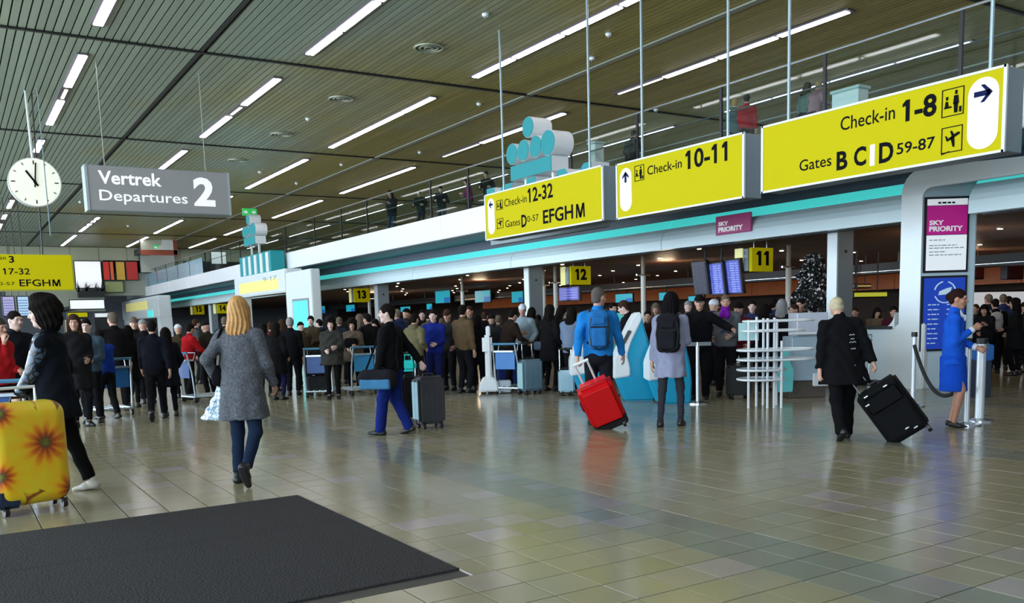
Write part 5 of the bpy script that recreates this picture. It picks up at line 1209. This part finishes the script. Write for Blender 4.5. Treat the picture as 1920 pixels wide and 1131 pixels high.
def person(fig,label,loc,yaw,height,skinm=None,topm=None,legm=None,shoem=None,hairm=None,group=None,partlabels=None):
    S,parts=FIGS[fig]; r=empty('person',label,'person',tuple(loc),yaw,group); s=height/1.75; r.scale=(s,s,s)
    mm={'skin':skinm or skin,'top':topm or cloth((.01,.01,.012)),'legs':legm or cloth((.008,.008,.01)),'shoe':shoem or black,'hair':hairm or cloth((.008,.006,.005)),'eye':eye_m,'lip':lip_m}
    for nm,me,slot,_ in parts:
        o=bpy.data.objects.new(nm,me); COL.objects.link(o); o.parent=r; o.material_slots[0].link='OBJECT'; o.material_slots[0].material=mm[slot]
    return r
def stand(u,vf,vh=None,height=None):
    g=G(u,vf)
    if height is None: height=zat(g[0],g[1],vh)
    return g,height
def yawto(g,deg): return math.atan2(-g[0],g[1])+math.radians(deg)
def item(name,label,cat,r,meshes,group=None):
    """a carried thing: same frame as its bearer, but a thing of its own"""
    t=empty(name,label,cat,tuple(r.location),r.rotation_euler.z,group); t.scale=r.scale
    for nm,me,mt in meshes:
        me.materials.clear(); me.materials.append(mt); o=bpy.data.objects.new(nm,me); COL.objects.link(o); o.parent=t
    return t
def mbmesh(m,bev=0): 
    o=m.build('t',None,None,bev=bev); me=o.data; bpy.data.objects.remove(o)
    return me
# generic backpack worn on a skeleton
def backpack(S,r,label,mt,mt2,w=.14,h=.22,d=.09,dz=0.,cat='backpack',strapm=None):
    T=S['T']; f=F(); f.box((0,-.135-d,.30+dz),(w,d,h),.07,.02,T).ell((0,-.135-d*1.1,.30+dz+h*.75),(w*.85,d*.8,.09),.03,T); f.wrinkle(.003,40)
    p=F(); p.box((0,-.135-2*d-.005,.22+dz),(w*.72,.035,h*.5),.03,.02,T); p2=F(); p2.box((0,-.135-2*d+.01,.42+dz),(w*.6,.03,h*.2),.02,.02,T)
    M,o=T; tr=lambda q: tuple(o+M@np.array(q))
    st=MB()
    for sx in (-1,1):
        st.tube([tr((sx*.09,-.12,.50+dz)),tr((sx*.11,-.05,.56)),tr((sx*.12,.06,.55)),tr((sx*.125,.135,.45)),tr((sx*.13,.15,.34)),tr((sx*.165,.05,.2)),tr((sx*.13,-.13,.14+dz))],.017,6)
    tr2=MB().tube([tr((x,-.135-2*d-.02,z+dz)) for x,z in ((-w*.8,.46),(-w*.95,.3),(-w*.8,.12),(0,.06),(w*.8,.12),(w*.95,.3),(w*.8,.46))],.008,5).tube([tr((-w*.8,-.14-2*d-.02,.345+dz)),tr((w*.8,-.14-2*d-.02,.345+dz))],.01,5)
    return item('backpack',label,cat,r,[('body',to_mesh('body',[field_mesh(f,.014)]),mt),('pocket',to_mesh('pocket',[field_mesh(p,.012)]),mt),('pocket',to_mesh('pocket',[field_mesh(p2,.012)]),mt),('strap',mbmesh(st),strapm or mt2),('trim',mbmesh(tr2),mt2)])
# ================================================================== HEROES
hk=dict(res=.014,hres=.0075,handres=.0048)
blk=cloth((.0045,.0045,.0055)); blk2=cloth((.012,.012,.015)); navyc=cloth((.006,.008,.02)); denim=cloth((.012,.022,.05))
# man in blue with red suitcase
S=figure('blueman',skel=dict(arms=((-.27,-.16,.90),(.34,.20,.86)),legs='step',head=(-.75,.05)),top=dict(hem=-.03,thick=1.12,wr=.007),hair='crop',grip=(1.25,.4),legw=1.1,**hk)[0]
g,h=stand(1124,799,542); r=person('blueman','man in a bright blue jacket with a blue backpack, walking away pulling a red suitcase',g,yawto(g,3),h,topm=cloth((.015,.20,.56)),legm=cloth((.012,.013,.018)),hairm=cloth((.10,.085,.075)))
backpack(S,r,'blue backpack with black trim on the man in the bright blue jacket',cloth((.02,.14,.38)),black,w=.13,h=.24,d=.07)
# girl with black backpack
S=figure('girl',skel=dict(fem=True,arms=('down','phone'),legs='stand',head=(-.3,.15),feet=((-.13,-.06,.0,-8),(.12,.10,0,0))),top=dict(hem=-.27,thick=1.08,wr=.006,coat=(.66,.01,0)),hair='long',legw=.86,legs='leggings',grip=(.3,1.),**hk)[0]
g,h=stand(1258,800,550); r=person('girl','girl in a pale grey long jacket and dark leggings with a black backpack',g,yawto(g,-8),h,topm=cloth((.26,.27,.38)),legm=cloth((.035,.035,.045)),hairm=cloth((.006,.005,.006)))
backpack(S,r,'black backpack worn by the girl in the pale grey jacket',blk2,black,w=.15,h=.24,d=.075)
# blonde woman
S=figure('blonde',skel=dict(fem=True,lean=.03,arms=((-.25,.03,1.0),(.24,.20,.92)),legs='stand',head=(.1,.06),feet=((-.09,-.02,0,0),(.12,-.36,.11,-62))),top=dict(hem=-.3,thick=1.10,wr=.005,coat=(.62,.035,0)),hair='long',legw=.98,legs='jeans',grip=(1.1,.6),**hk)[0]
tweed=mat('tweed',(.10,.105,.12),.9,noise=.85,nscale=45,bump=.5,spec=.15)
g,h=stand(466,904,560); r=person('blonde','woman with long blonde hair in a grey tweed coat walking away with plastic bag',g,yawto(g,-20),h,topm=tweed,legm=denim,hairm=mat('blonde_hair',(.48,.24,.07),.6,noise=.55,nscale=14,bump=.5))
a,e,w=S['arm0']
st=MB().tube([tuple(w+np.array(q)) for q in ((0,.02,-.06),(-.01,.0,-.13))],.014,6)
f=F(); c=w+np.array([.0,.0,-.24]); f.skirt(c+[.03,0,.16],c+[0,0,-.14],.03,.03,.15,.085,.02,wav=.02).ell(c+[0,0,-.12],(.148,.085,.05),.04); f.wrinkle(.006,50)
def printm(name,a_,b_,sc,th):
    mt=bpy.data.materials.new(name); mt.use_nodes=True; nt=mt.node_tree; bs=nt.nodes['Principled BSDF']; v=nt.nodes.new('ShaderNodeTexVoronoi'); v.feature='DISTANCE_TO_EDGE'; v.inputs['Scale'].default_value=sc; tc=nt.nodes.new('ShaderNodeTexCoord'); nt.links.new(tc.outputs['Object'],v.inputs['Vector'])
    r_=nt.nodes.new('ShaderNodeValToRGB'); r_.color_ramp.elements[0].color=b_+(1,); r_.color_ramp.elements[1].color=a_+(1,); r_.color_ramp.elements[0].position=th; r_.color_ramp.elements[1].position=th+.03; nt.links.new(v.outputs['Distance'],r_.inputs[0]); nt.links.new(r_.outputs[0],bs.inputs['Base Color']); bs.inputs['Roughness'].default_value=.3; return mt
item('plastic_bag','white plastic bag with blue print hanging from the hand of the blonde woman','bag',r,[('body',to_mesh('body',[field_mesh(f,.01)]),printm('bag_print',(.72,.80,.82),(.10,.22,.42),24,.05)),('handle',mbmesh(st),white2)])
sb=F(); T=S['T']; sb.box((-.21,.03,.10),(.06,.13,.10),.05,.02,T); M,o_=T
sm3=MB().tube([tuple(o_+M@np.array(q)) for q in ((-.235,-.04,.16),(-.215,-.095,.35),(-.14,-.07,.545),(-.15,.06,.52),(-.225,.12,.35),(-.24,.08,.16))],.014,6)
item('shoulder_bag','black shoulder bag under the left arm of the blonde woman','bag',r,[('body',to_mesh('body',[field_mesh(sb,.012)]),blk),('strap',mbmesh(sm3),blk)])
# person in black coat
S=figure('coat',skel=dict(lean=.22,side=-.05,arms=((-.30,-.05,.86),(.34,-.18,.82)),legs='stand',head=(0,.35),feet=((-.10,-.30,.05,-38),(.06,.05,0,0))),top=dict(thick=1.12,wr=.008,coat=(.68,.10,-.04,.42),sleeve=1.15),hair='bun',legw=1.28,grip=(.4,1.2),**hk)[0]
g,h=stand(1580,822,553); r=person('coat','person with pale blonde hair in a wide black coat pulling a black suitcase',g,yawto(g,16),h,topm=blk,legm=blk,hairm=mat('ash_hair',(.45,.38,.24),.7,noise=.3,nscale=14,bump=.4))
em_=MB()
M,o_=S['T']
for z,w_ in ((.30,.06),(.25,.04),(.21,.075),(.13,.05)): em_.tube([tuple(o_+M@np.array((.075-w_/2+q*w_/4,-.178+.0*q,z+(.012 if q%2 else 0)))) for q in range(5)],.006,5)
pr=bpy.data.objects.new('back_print',mbmesh(em_)); COL.objects.link(pr); pr.parent=r; pr.data.materials.append(mat('print_grey',(.3,.32,.36),.6))
# uniformed woman
S=figure('stew',skel=dict(fem=True,arms=((-.06,.27,1.02),(.07,.21,1.26)),legs='close',head=(-.15,.12)),top=dict(hem=-.12,thick=1.0,wr=.003,flare=.015),hair='bun',legs='bare',skirt=(.47,.165,.165),shoe='heel',grip=(1.0,.9),legr=.95,**hk)[0]
g,h=stand(1783,801,545); r=person('stew','woman in a bright blue uniform jacket and skirt with dark tied hair, standing',g,yawto(g,-88),h,skinm=mat('skin_tan',(.42,.2,.13),.5,noise=.1),topm=cloth((.01,.085,.52)),legm=cloth((.008,.065,.46)),hairm=cloth((.02,.008,.006)))
f=F(); f.cap((0,.07,.50),(0,.05,.56),.035,.03,.02,S['T']).ell((.02,.12,.47),(.035,.02,.045),.02,S['T']); sc_=bpy.data.objects.new('neck_scarf',to_mesh('neck_scarf',[field_mesh(f,.01)],mat('scarf_white',(.7,.72,.75),.6,noise=.2,nscale=30))); COL.objects.link(sc_); sc_.parent=r
for i in (0,1):
    a,e,w=S['arm%d'%i]; d=(w-e)/np.linalg.norm(w-e); o=MB().tube([w-d*.045,w-d*.0],.045,14,r2=.042).build('cuff',mat('cuff_white',(.65,.68,.72),.6,noise=.05),r)
o=MB().box(-.05,.05,.0,.012,-.035,.035).build('handheld_radio',darkmetal); o.matrix_world=Matrix.Translation(g)@Matrix.Rotation(yawto(g,-88),4,'Z')@Matrix.Translation(Vector((-.02,.37,1.0))); tag(o,'small dark device held low by the uniformed woman','device')
# man with holdall
S=figure('holdall',skel=dict(lean=.03,arms=((-.27,.10,.86),(.29,-.33,.93)),legs='stand',head=(.35,.0),feet=((-.10,.17,0,4),(.11,-.16,.02,-16))),top=dict(hem=-.06,thick=1.22,wr=.006),hair='short',legw=1.25,grip=(1.1,1.2),**hk)[0]
g,h=stand(741,815,573); r=person('holdall','dark-haired man in a black jacket and blue trousers carrying a holdall, facing sideways',g,yawto(g,66),h,skinm=skin2,topm=blk,legm=cloth((.008,.018,.14)))
f=F(); f.box((-.30,.08,.78),(.12,.27,.13),.1,.02); f.wrinkle(.005,40); f2=F(); f2.box((-.40,.08,.72),(.03,.22,.07),.03,.02)
stp=MB().tube([(-.3,-.08,.89),(-.28,.0,.93),(-.27,.06,.93),(-.3,.2,.89)],.012,6).tube([(-.25,-.2,.86),(-.2,-.16,1.1),(-.1,-.15,1.38),(.02,-.03,1.52),(-.06,.13,1.38),(-.2,.2,1.1),(-.27,.28,.86)],.013,6)
item('holdall','dark holdall with a steel blue side panel hanging from the black-jacketed man','bag',r,[('body',to_mesh('body',[field_mesh(f,.014)]),blk2),('side_panel',to_mesh('side_panel',[field_mesh(f2,.012)]),cloth((.05,.17,.32))),('strap',mbmesh(stp),blk)])
# dark bushy-haired person behind sunflower case
S=figure('bushy',skel=dict(arms=((-.16,.24,.92),(.24,.02,.88)),legs='stand',head=(.1,.10),feet=((-.10,.06,0,0),(.10,-.22,.0,-8))),top=dict(thick=1.15,wr=.006,coat=(.70,.03,0)),hair='big',legw=1.1,grip=(1.1,.4),**hk)[0]
g,h=stand(118,925,565); r=person('bushy','person with bushy black hair in a long black coat pushing the sunflower suitcase',g,yawto(g,72),h,skinm=skin2,topm=cloth((.006,.008,.012)),legm=blk,shoem=mat('trainer_pale',(.5,.48,.42),.6,noise=.1))
# stripe sleeve of checked cloth
a,e,w=S['arm0']; f=F(); f.cap(a,e,.076,.064,.02).cap(e,w,.063,.049,.02,cut=.9); o=bpy.data.objects.new('checked_sleeve',to_mesh('checked_sleeve',[field_mesh(f,.014)],printm('check_print',(.05,.09,.14),(.005,.008,.012),16,.10))); COL.objects.link(o); o.parent=r; o['label']='blue grey checked sleeve'
# red jacket man left edge, hand on chin
S=figure('chinman',skel=dict(arms=((-.05,.24,1.06),(.10,.17,1.44)),legs='stand',head=(-.1,.12)),top=dict(hem=-.05,thick=1.15,wr=.007),hair='short',grip=(.6,.8),res=.015,hres=.008,handres=.005)[0]
g,h=stand(16,842,600); r=person('chinman','man in a red jacket holding his chin at the edge of the crowd',g,yawto(g,-128),h,topm=cloth((.34,.01,.014)),hairm=cloth((.05,.04,.035)))
f=F(); f.cap((0,.0,.52),(0,.01,.585),.078,.072,.02,S['T']); 
# soft rounded shell of the sunflower suitcase
for c in sf.children:
    if c.name.startswith('shell'):
        f=F(); f.box((0,0,.50),(.31,.165,.43),.115,0); f.ops.append(('w',lambda P:-.012*np.cos(P[:,0]*4.5)*np.cos((P[:,2]-.5)*3.4),0)); me=to_mesh('shell',[field_mesh(f,.016)]); me.materials.clear(); me.materials.append(MATS.setdefault('sfm',c.data.materials[0])); c.data=me
    elif c.name.startswith('zip'): bpy.data.objects.remove(c)
# ================================================================== CROWD PROTOTYPES
ck_=dict(res=.021,hres=.012,handres=.009)
figure('back',skel=dict(arms=('front','down'),legs='stand',head=(.3,.1)),top=dict(hem=-.06,thick=1.15),legw=1.1,hair='short',**ck_)
figure('backcoat',skel=dict(fem=True,arms=('front','pocket'),legs='stand',head=(-.3,.1)),top=dict(thick=1.12,coat=(.6,.03,0)),legw=.95,hair='long',**ck_)
figure('push',skel=dict(lean=.14,arms=('trolley','trolley'),legs='step',head=(.2,.05)),top=dict(hem=-.05,thick=1.15),legw=1.1,hair='short',**ck_)
figure('pushf',skel=dict(lean=.1,fem=True,arms=('trolley','trolley'),legs='stand',head=(-.2,.0)),top=dict(hem=-.10,thick=1.12,flare=.02),legw=.95,hair='bob',**ck_)
figure('walkm',skel=dict(lean=.05,arms=('swingf','swingb'),legs='walk2'),top=dict(hem=-.04,thick=1.15),legw=1.08,hair='short',**ck_)
figure('walkcoat',skel=dict(lean=.04,fem=True,arms=('swingf','down'),legs='walk'),top=dict(thick=1.12,coat=(.68,.03,0)),legw=1.,hair='pony',**ck_)
figure('phone',skel=dict(fem=True,arms=('phone','front'),legs='stand',head=(0,.4)),top=dict(hem=-.1,thick=1.1),legw=.95,hair='long',**ck_)
figure('cap',skel=dict(arms=('pocket','phone'),legs='stand',head=(.2,.2)),top=dict(hem=-.03,thick=1.1),legw=1.1,hair='cap',**ck_)
figure('beanie',skel=dict(arms=('pocket','pocket'),legs='wide',head=(-.2,.1)),top=dict(hem=-.08,thick=1.22,puff=.008),legw=1.1,hair='beanie',**ck_)
figure('crop',skel=dict(arms=('front','hip'),legs='stand',head=(.1,.1)),top=dict(hem=-.06,thick=1.15,hood=True),legw=1.1,hair='crop',**ck_)
figure('reach',skel=dict(lean=.25,arms=('reach','trolley'),legs='step',head=(.1,.1)),top=dict(hem=-.05,thick=1.2),legw=1.1,hair='short',**ck_)
figure('fur',skel=dict(fem=True,arms=('read','front'),legs='stand',head=(.1,.2)),top=dict(thick=1.3,coat=(.75,.03,0),wr=.012),legw=1.,hair='big',**ck_)
figure('wide',skel=dict(arms=('wide','wide'),legs='stand'),top=dict(hem=-.12,thick=1.2,sleeve=1.1),legw=1.2,hair='cap',**ck_)
figure('rail',skel=dict(lean=.16,arms=('rail','rail'),legs='stand',head=(0,.25)),top=dict(hem=-.04,thick=1.1),legw=1.05,hair='short',**ck_)
figure('railf',skel=dict(lean=.12,fem=True,arms=('rail','front'),legs='stand',head=(.2,.25)),top=dict(hem=-.04,thick=1.02),legw=1.,hair='long',**ck_)
K=(.008,.008,.01)
HR={'k':(.008,.006,.005),'b':(.04,.02,.012),'g':(.22,.22,.22),'l':(.38,.22,.09),'w':(.55,.58,.62),'a':(.12,.09,.07)}
# u, foot v, head v (or None), height, facing deg, figure, top colour, legs colour, hair key, pale skin?, label
CR=[
(48,838,586,None,-150,'crop',(.008,.009,.014),K,'k',1,'pale-faced young man in a dark jacket behind the red-jacketed man'),
(156,800,592,None,-165,'backcoat',(.012,.012,.014),K,'b',0,'long-haired woman in black facing the lens above the blue panelled trolley'),
(178,795,600,None,165,'crop',(.06,.10,.14),K,'k',1,'pale-faced person in a blue grey checked jacket beside the long-haired woman'),
(206,785,640,None,35,'push',(.01,.04,.28),K,'k',0,'stooping person in a royal blue jacket at the blue panelled trolley'),
(228,788,588,None,10,'back',(.005,.005,.006),K,'a',0,'man in black with short greying hair, left one of the two black backs'),
(252,786,612,None,-8,'backcoat',(.006,.006,.007),K,'k',0,'woman in a long black coat between the two black-clad men'),
(298,788,603,None,-5,'walkm',(.006,.007,.012),(.006,.006,.008),'k',0,'black-clad person walking away with a raised heel, pale sole showing'),
(322,785,616,None,12,'backcoat',(.009,.010,.014),(.006,.006,.008),'k',0,'smaller black-coated person directly beside the walker with the raised heel'),
(358,755,608,None,-62,'push',(.36,.008,.012),K,'k',0,'black-haired person in a short red jacket reaching for a trolley'),
(398,752,604,None,40,'cap',(.03,.025,.018),K,'k',0,'man in a flat dark cap and olive jacket left of the blonde woman'),
(524,750,606,None,-30,'backcoat',(.006,.006,.007),(.01,.012,.05),'k',0,'dark-haired woman in black just right of the blonde woman'),
(552,746,597,None,-15,'back',(.007,.007,.008),K,'g',0,'grey-haired queuer in black in front of the far white portal column'),
(500,742,608,None,-20,'pushf',(.01,.01,.012),K,'k',0,'bob-haired figure in black whose head shows behind the blonde woman'),
(627,748,598,None,172,'fur',(.035,.035,.03),(.006,.006,.007),'k',1,'woman in a dark scarf facing the lens with pale hands, centre of queue'),
(667,742,601,None,170,'fur',(.10,.075,.055),(.006,.006,.007),'k',0,'woman in a brown fur coat standing behind the sky blue trolley'),
(697,738,590,None,30,'back',(.008,.008,.009),K,'k',0,'dark figure between the fur coat woman and the holdall man'),
(782,744,590,None,-35,'crop',(.13,.115,.06),K,'k',0,'man in an olive beige jacket seen from the back right of holdall man'),
(818,742,583,None,165,'crop',(.01,.02,.19),(.008,.012,.07),'k',1,'man in a royal blue tracksuit looking down in the queue'),
(845,732,582,None,150,'cap',(.02,.02,.022),K,'b',0,'capped man in dark grey right behind the tracksuit man'),
(872,740,574,None,-40,'back',(.10,.065,.035),K,'k',0,'man in a brown jacket seen from behind in the middle of the queue'),
(898,738,590,None,10,'backcoat',(.006,.006,.008),K,'k',0,'long-haired woman in black between the brown jacket and the white column'),
(926,735,592,None,20,'beanie',(.03,.033,.04),K,'k',0,'person in a black beanie and slate puffer jacket behind white column'),
(952,740,580,None,-58,'reach',(.022,.014,.010),K,'k',0,'man in a black brown jacket leaning forward over a luggage trolley'),
(984,732,572,None,165,'cap',(.28,.36,.42),K,'w',0,'person in a pale cap and light blue top beside the grey pillar'),
(1033,744,573,None,-35,'backcoat',(.006,.006,.007),K,'k',0,'thin person in a long black coat with a grey bag near the pillar'),
(1073,742,577,None,-20,'phone',(.14,.19,.28),K,'k',0,'dark-haired woman in a pale blue top left of the man in blue'),
(1192,748,562,None,72,'reach',(.008,.008,.010),K,'b',1,'man in black bending towards the blue kiosk from its right side'),
(1216,735,584,None,170,'crop',(.03,.012,.012),K,'k',0,'small face behind the kiosk tip in a dark red jacket'),
(1312,748,556,None,178,'wide',(.007,.007,.008),K,'k',0,'bulky person in black with dark glasses and arms held out'),
(1360,747,555,None,178,'crop',(.11,.11,.12),(.008,.007,.009),'a',0,'man in a grey jacket with a purple scarf facing the lens'),
(1386,740,570,None,160,'beanie',(.10,.01,.02),(.008,.008,.009),'k',0,'person in dark red partly behind the purple scarf man'),
(1430,735,570,None,-20,'phone',(.006,.006,.008),K,'k',0,'dark-haired woman in black behind the left end of the white rack'),
(1464,730,563,None,-10,'backcoat',(.010,.010,.012),K,'g',0,'grey-haired woman in black behind the white curved rack'),
(1490,728,572,None,120,'crop',(.012,.011,.010),K,'b',0,'man in profile with a ruddy face between rack and blossom tree'),
(1602,712,590,None,160,'crop',(.05,.03,.03),K,'b',0,'seated-looking clerk left one behind the counter opening'),
(1640,712,588,None,200,'phone',(.15,.11,.07),K,'k',0,'clerk in tan seen in the middle of the counter opening'),
(1672,712,578,None,170,'back',(.06,.01,.02),K,'k',0,'dark-haired clerk in wine red at the end of the counter opening'),
(1842,706,572,None,170,'phone',(.010,.010,.012),K,'k',0,'dark-haired woman in black first in the queue beyond the portal'),
(1862,700,562,None,8,'back',(.006,.006,.007),(.006,.006,.008),'k',0,'tall man in black beyond the portal with a pale rucksack'),
(1826,698,578,None,150,'crop',(.012,.012,.016),K,'b',0,'dark figure directly behind the shoulder of the uniformed woman'),
(1900,704,560,None,95,'backcoat',(.008,.008,.009),(.006,.006,.007),'k',0,'long-coated woman turned sideways at the edge beyond the portal'),
(1918,702,575,None,60,'beanie',(.03,.03,.035),K,'k',0,'person in a black beanie cut by the picture edge beyond the portal'),
]
PEOPLE={}
OCC=[]
for o in list(bpy.data.objects):
    if o.parent is None:
        b=o.name.split('.')[0]; rad={'person':.27,'self_service_kiosk':.42,'luggage_trolley':.42,'suitcase':.24,'pillar':.45,'pole':.1,'blossom_tree':.55,'wheeled_column':.3,'counter':.6,'leaflet_rack':.55,'notice_board':.4,'queue_post':.12,'check_in_desk':0}.get(b,0)
        if rad:
            x,y=o.location.x,o.location.y
            if b=='pillar': x+=.35; y-=.2
            if b in('counter','leaflet_rack','self_service_kiosk'): x+=away.x*.3; y+=away.y*.3
            OCC.append((x,y,rad))
def settle(g,rad=.28):
    g=np.array(g,float); d=g[:2]/np.linalg.norm(g[:2])
    for k in range(80):
        if all((g[0]-x)**2+(g[1]-y)**2>(rad+r_)**2 for x,y,r_ in OCC): break
        g[:2]+=d*.08
    OCC.append((g[0],g[1],rad)); return g
for c in CR:
    u,vf,vh,hh,fd,fig,tc_,lc,hk_,pale_,lb=c
    g,h=stand(u,vf,vh,hh); g=settle(g); h=zat(g[0],g[1],vh); h=min(max(h,1.50),1.90)
    r=person(fig,lb,g,yawto(g,fd),h,skinm=skin2 if pale_ else skin,topm=cloth(tc_),legm=cloth(lc),hairm=cloth(HR[hk_])); PEOPLE[u]=r
# extras worn or carried
def part_on(r,nm,me,mt):
    me.materials.clear(); me.materials.append(mt); o=bpy.data.objects.new(nm,me); COL.objects.link(o); o.parent=r; return o
Sx=FIGS['crop'][0]; f=F(); f.cap((0,.03,.53),(0,.05,.60),.085,.075,.02,Sx['T']).ell((-.04,.14,.5),(.05,.035,.08),.03,Sx['T']).ell((.05,.14,.5),(.05,.035,.08),.03,Sx['T']); f.wrinkle(.006,45)
part_on(PEOPLE[1360],'scarf',to_mesh('scarf',[field_mesh(f,.013)]),cloth((.16,.01,.28)))['label']='bulky purple scarf'
stp=MB().tube([tuple(Sx['o']+np.array(q)) for q in ((-.13,.12,.46),(-.05,.175,.32),(.08,.17,.18))],.02,6).tube([tuple(Sx['o']+np.array(q)) for q in ((.13,.12,.46),(.06,.175,.32),(-.1,.17,.16))],.02,6)
item('harness','dark crossed straps on the chest of the purple scarf man','harness',PEOPLE[1360],[('strap',mbmesh(stp),mat('strap_slate',(.03,.05,.08),.6))])
Sx=FIGS['wide'][0]; gl=MB(); M,o_=Sx['H']
gl.box(-.055,-.008,.098,.108,-.002,.026).box(.008,.055,.098,.108,-.002,.026).box(-.01,.01,.1,.106,.012,.02)
gl.v=[tuple(o_+M@np.array(p)) for p in gl.v]; part_on(PEOPLE[1312],'glasses',mbmesh(gl),black)
backpack(FIGS['back'][0],PEOPLE[1862],'pale grey rucksack on the tall man in black beyond the portal',cloth((.38,.36,.33)),cloth((.2,.2,.2)),w=.13,h=.2,d=.08)
Sx=FIGS['backcoat'][0]; f=F(); f.box((-.18,-.06,.0),(.16,.07,.09),.05,.02,Sx['T']); st=MB().tube([tuple(Sx['o']+Sx['T'][0]@np.array(q)) for q in ((-.3,-.06,.06),(-.15,-.12,.35),(.1,-.06,.54),(.05,.1,.45),(-.15,.14,.2),(-.28,.0,.06))],.012,6)
item('shoulder_bag','slate grey shoulder bag on the thin person in the long black coat','bag',PEOPLE[1033],[('body',to_mesh('body',[field_mesh(f,.014)]),cloth((.06,.08,.12))),('strap',mbmesh(st),blk2)])
Sx=FIGS['fur'][0]; f=F(); f.box((0,.30,.28),(.17,.09,.12),.08,.02,(Sx['T'][0],Sx['o'])); item('handbag','dark bag held before the chest of the fur coat woman','bag',PEOPLE[667],[('body',to_mesh('body',[field_mesh(f,.016)]),blk)])
# ---- the deep crowd behind: heads and shoulders between the named people
rr=random.Random(21)
figs=['back','backcoat','phone','cap','beanie','crop','back','crop','walkcoat','backcoat','beanie']
cols=[((.008,.008,.01),'black'),((.012,.014,.022),'navy'),((.03,.028,.026),'charcoal'),((.05,.035,.02),'brown'),((.006,.006,.007),'black'),((.04,.045,.05),'grey'),((.09,.07,.05),'tan'),((.10,.012,.016),'wine red'),((.02,.03,.08),'blue')]
spots=[]
for i,u in enumerate([262,280,345,374,430,515,536,572,590,606,642,655,680,690,712,728,752,765,797,808,832,858,886,912,938,966,998,1012,1050,1062,1088,1150,1232,1290,1336,1345,1410,1448,1500,1850,1876,1888]):
    vf=(738 if u<700 else 730) - rr.choice([4,8,13,18]) if u<1300 else (722 if u<1520 else 693-rr.choice([0,3]))
    if u<360: vf=757-rr.choice([0,8])
    g=settle(G(u,vf)); h=rr.uniform(1.52,1.82); fig=rr.choice(figs); c=rr.choice(cols); fd=rr.choice([0,15,-25,-50,170,150,40,195,-70])
    kind={'back':'short-haired man','backcoat':'long-haired woman','push':'stooping man','pushf':'bob-haired woman','phone':'woman looking down','cap':'man in a cap','beanie':'person in a beanie','crop':'close-cropped man','walkcoat':'woman with a ponytail'}[fig]
    hk_=rr.choice('kkkbba') if fig not in('cap','beanie') else rr.choice('kagw')
    spots.append((u,fig,c[1],kind,fd,g,h,c[0],hk_))
refs=[(300,'behind the walkers'),(400,'left of the blonde woman'),(560,'right of the blonde woman'),(640,'behind the luggage pile'),(700,'behind the fur coat woman'),(775,'behind the holdall man'),(850,'behind the tracksuit man'),(900,'behind the brown jacket'),(960,'behind the white wheeled column'),(1030,'by the first grey pillar'),(1110,'left of the man in blue'),(1180,'behind the tip of the blue kiosk'),(1260,'between the kiosk and the girl'),(1350,'behind the purple scarf man'),(1520,'behind the white curved rack'),(2000,'beyond the portal')]
used={}
for u,fig,cn,kind,fd,g,h,tc_,hk_ in spots:
    ref=next(t_ for x,t_ in refs if u<x); tw_='facing the lens' if abs(fd)>120 else ('turned aside' if abs(fd)>35 else 'seen from behind')
    lb='%s in %s %s, %s'%(kind,cn,tw_,ref); n=used.get(lb,0); used[lb]=n+1
    if n: lb=lb.replace(', ',', farther back ')
    person(fig,lb,g,yawto(g,fd),h,skinm=rr.choice([skin,skin2]),topm=cloth(tc_),legm=cloth(K),hairm=cloth(HR[hk_]))
# ---- people on the gallery, behind the railing
def gal(u,vh,H_,fd,fig,tc_,lc,hk_,lb,back=.55,pale_=0):
    # stand just behind the railing: X plane, feet on the deck
    X=XR+back; p=hit(u,vh,0,X); zf=4.66; h=min(max(p[2]-zf,1.35),1.85) if H_ is None else H_
    g=(X,p[1],zf); return person(fig,lb,g,math.atan2(-p[0],p[1])+math.radians(fd),h,skinm=skin2 if pale_ else skin,topm=cloth(tc_),legm=cloth(lc),hairm=cloth(HR[hk_]))
gal(733,358,None,150,'phone',(.012,.014,.02),(.03,.04,.07),'k','person in black on the gallery, farthest along above the white fascia')
gal(788,358,None,160,'rail',(.012,.016,.018),(.02,.02,.03),'k','man in dark green grey leaning on the gallery rail, second along')
gal(827,350,None,170,'rail',(.012,.014,.018),(.02,.03,.05),'k','man with crossed hands at the gallery rail left of the magenta top',pale_=1)
r=gal(880,335,None,100,'railf',(.22,.02,.12),(.03,.03,.04),'b','woman in a magenta top on the gallery near the railing post')
gal(914,322,None,160,'rail',(.008,.008,.01),K,'k','man in black on the gallery directly left of the crown emblem')
gal(1182,243,None,-40,'rail',(.010,.018,.02),K,'k','man in dark green above the 10-11 board on the gallery',.7)
gal(1378,186,None,-20,'crop',(.06,.10,.11),K,'l','fair-haired person in grey green beside the red top on the gallery',.9,1)
gal(1400,178,None,-20,'back',(.36,.01,.015),K,'k','dark-haired person in a red top on the gallery between two boards',.6)
gal(1507,154,None,-50,'railf',(.10,.14,.13),K,'b','long-haired woman in grey green above the largest yellow board')
gal(1527,176,1.3,-40,'rail',(.3,.15,.18),K,'l','fair-haired child in pink beside the woman above the largest board',.5)
# white boxes on the gallery
for u,v0,v1,w,lb in ((1110,266,310,.28,'white upright bin on the gallery behind the crown emblem'),(1584,165,196,.6,'white glass box on the gallery behind the largest yellow board')):
    X=XR+.5; p=hit(u,v1,0,X); z1=zat(X,p[1],v0); t=empty('gallery_box',lb,'box',(X,p[1],4.66)); MB().box(0,.3,-w/2,w/2,0,z1-4.66-.06).build('body',white2,t,bev=.01,seg=1); MB().box(-.03,.33,-w/2-.03,w/2+.03,z1-4.66-.06,z1-4.66).build('lid',mat('lid_pale',(.5,.6,.6),.4),t,bev=.01,seg=1)

for o in bpy.data.objects:
    if o.name.startswith('text_lines'): o['kind']='stuff'
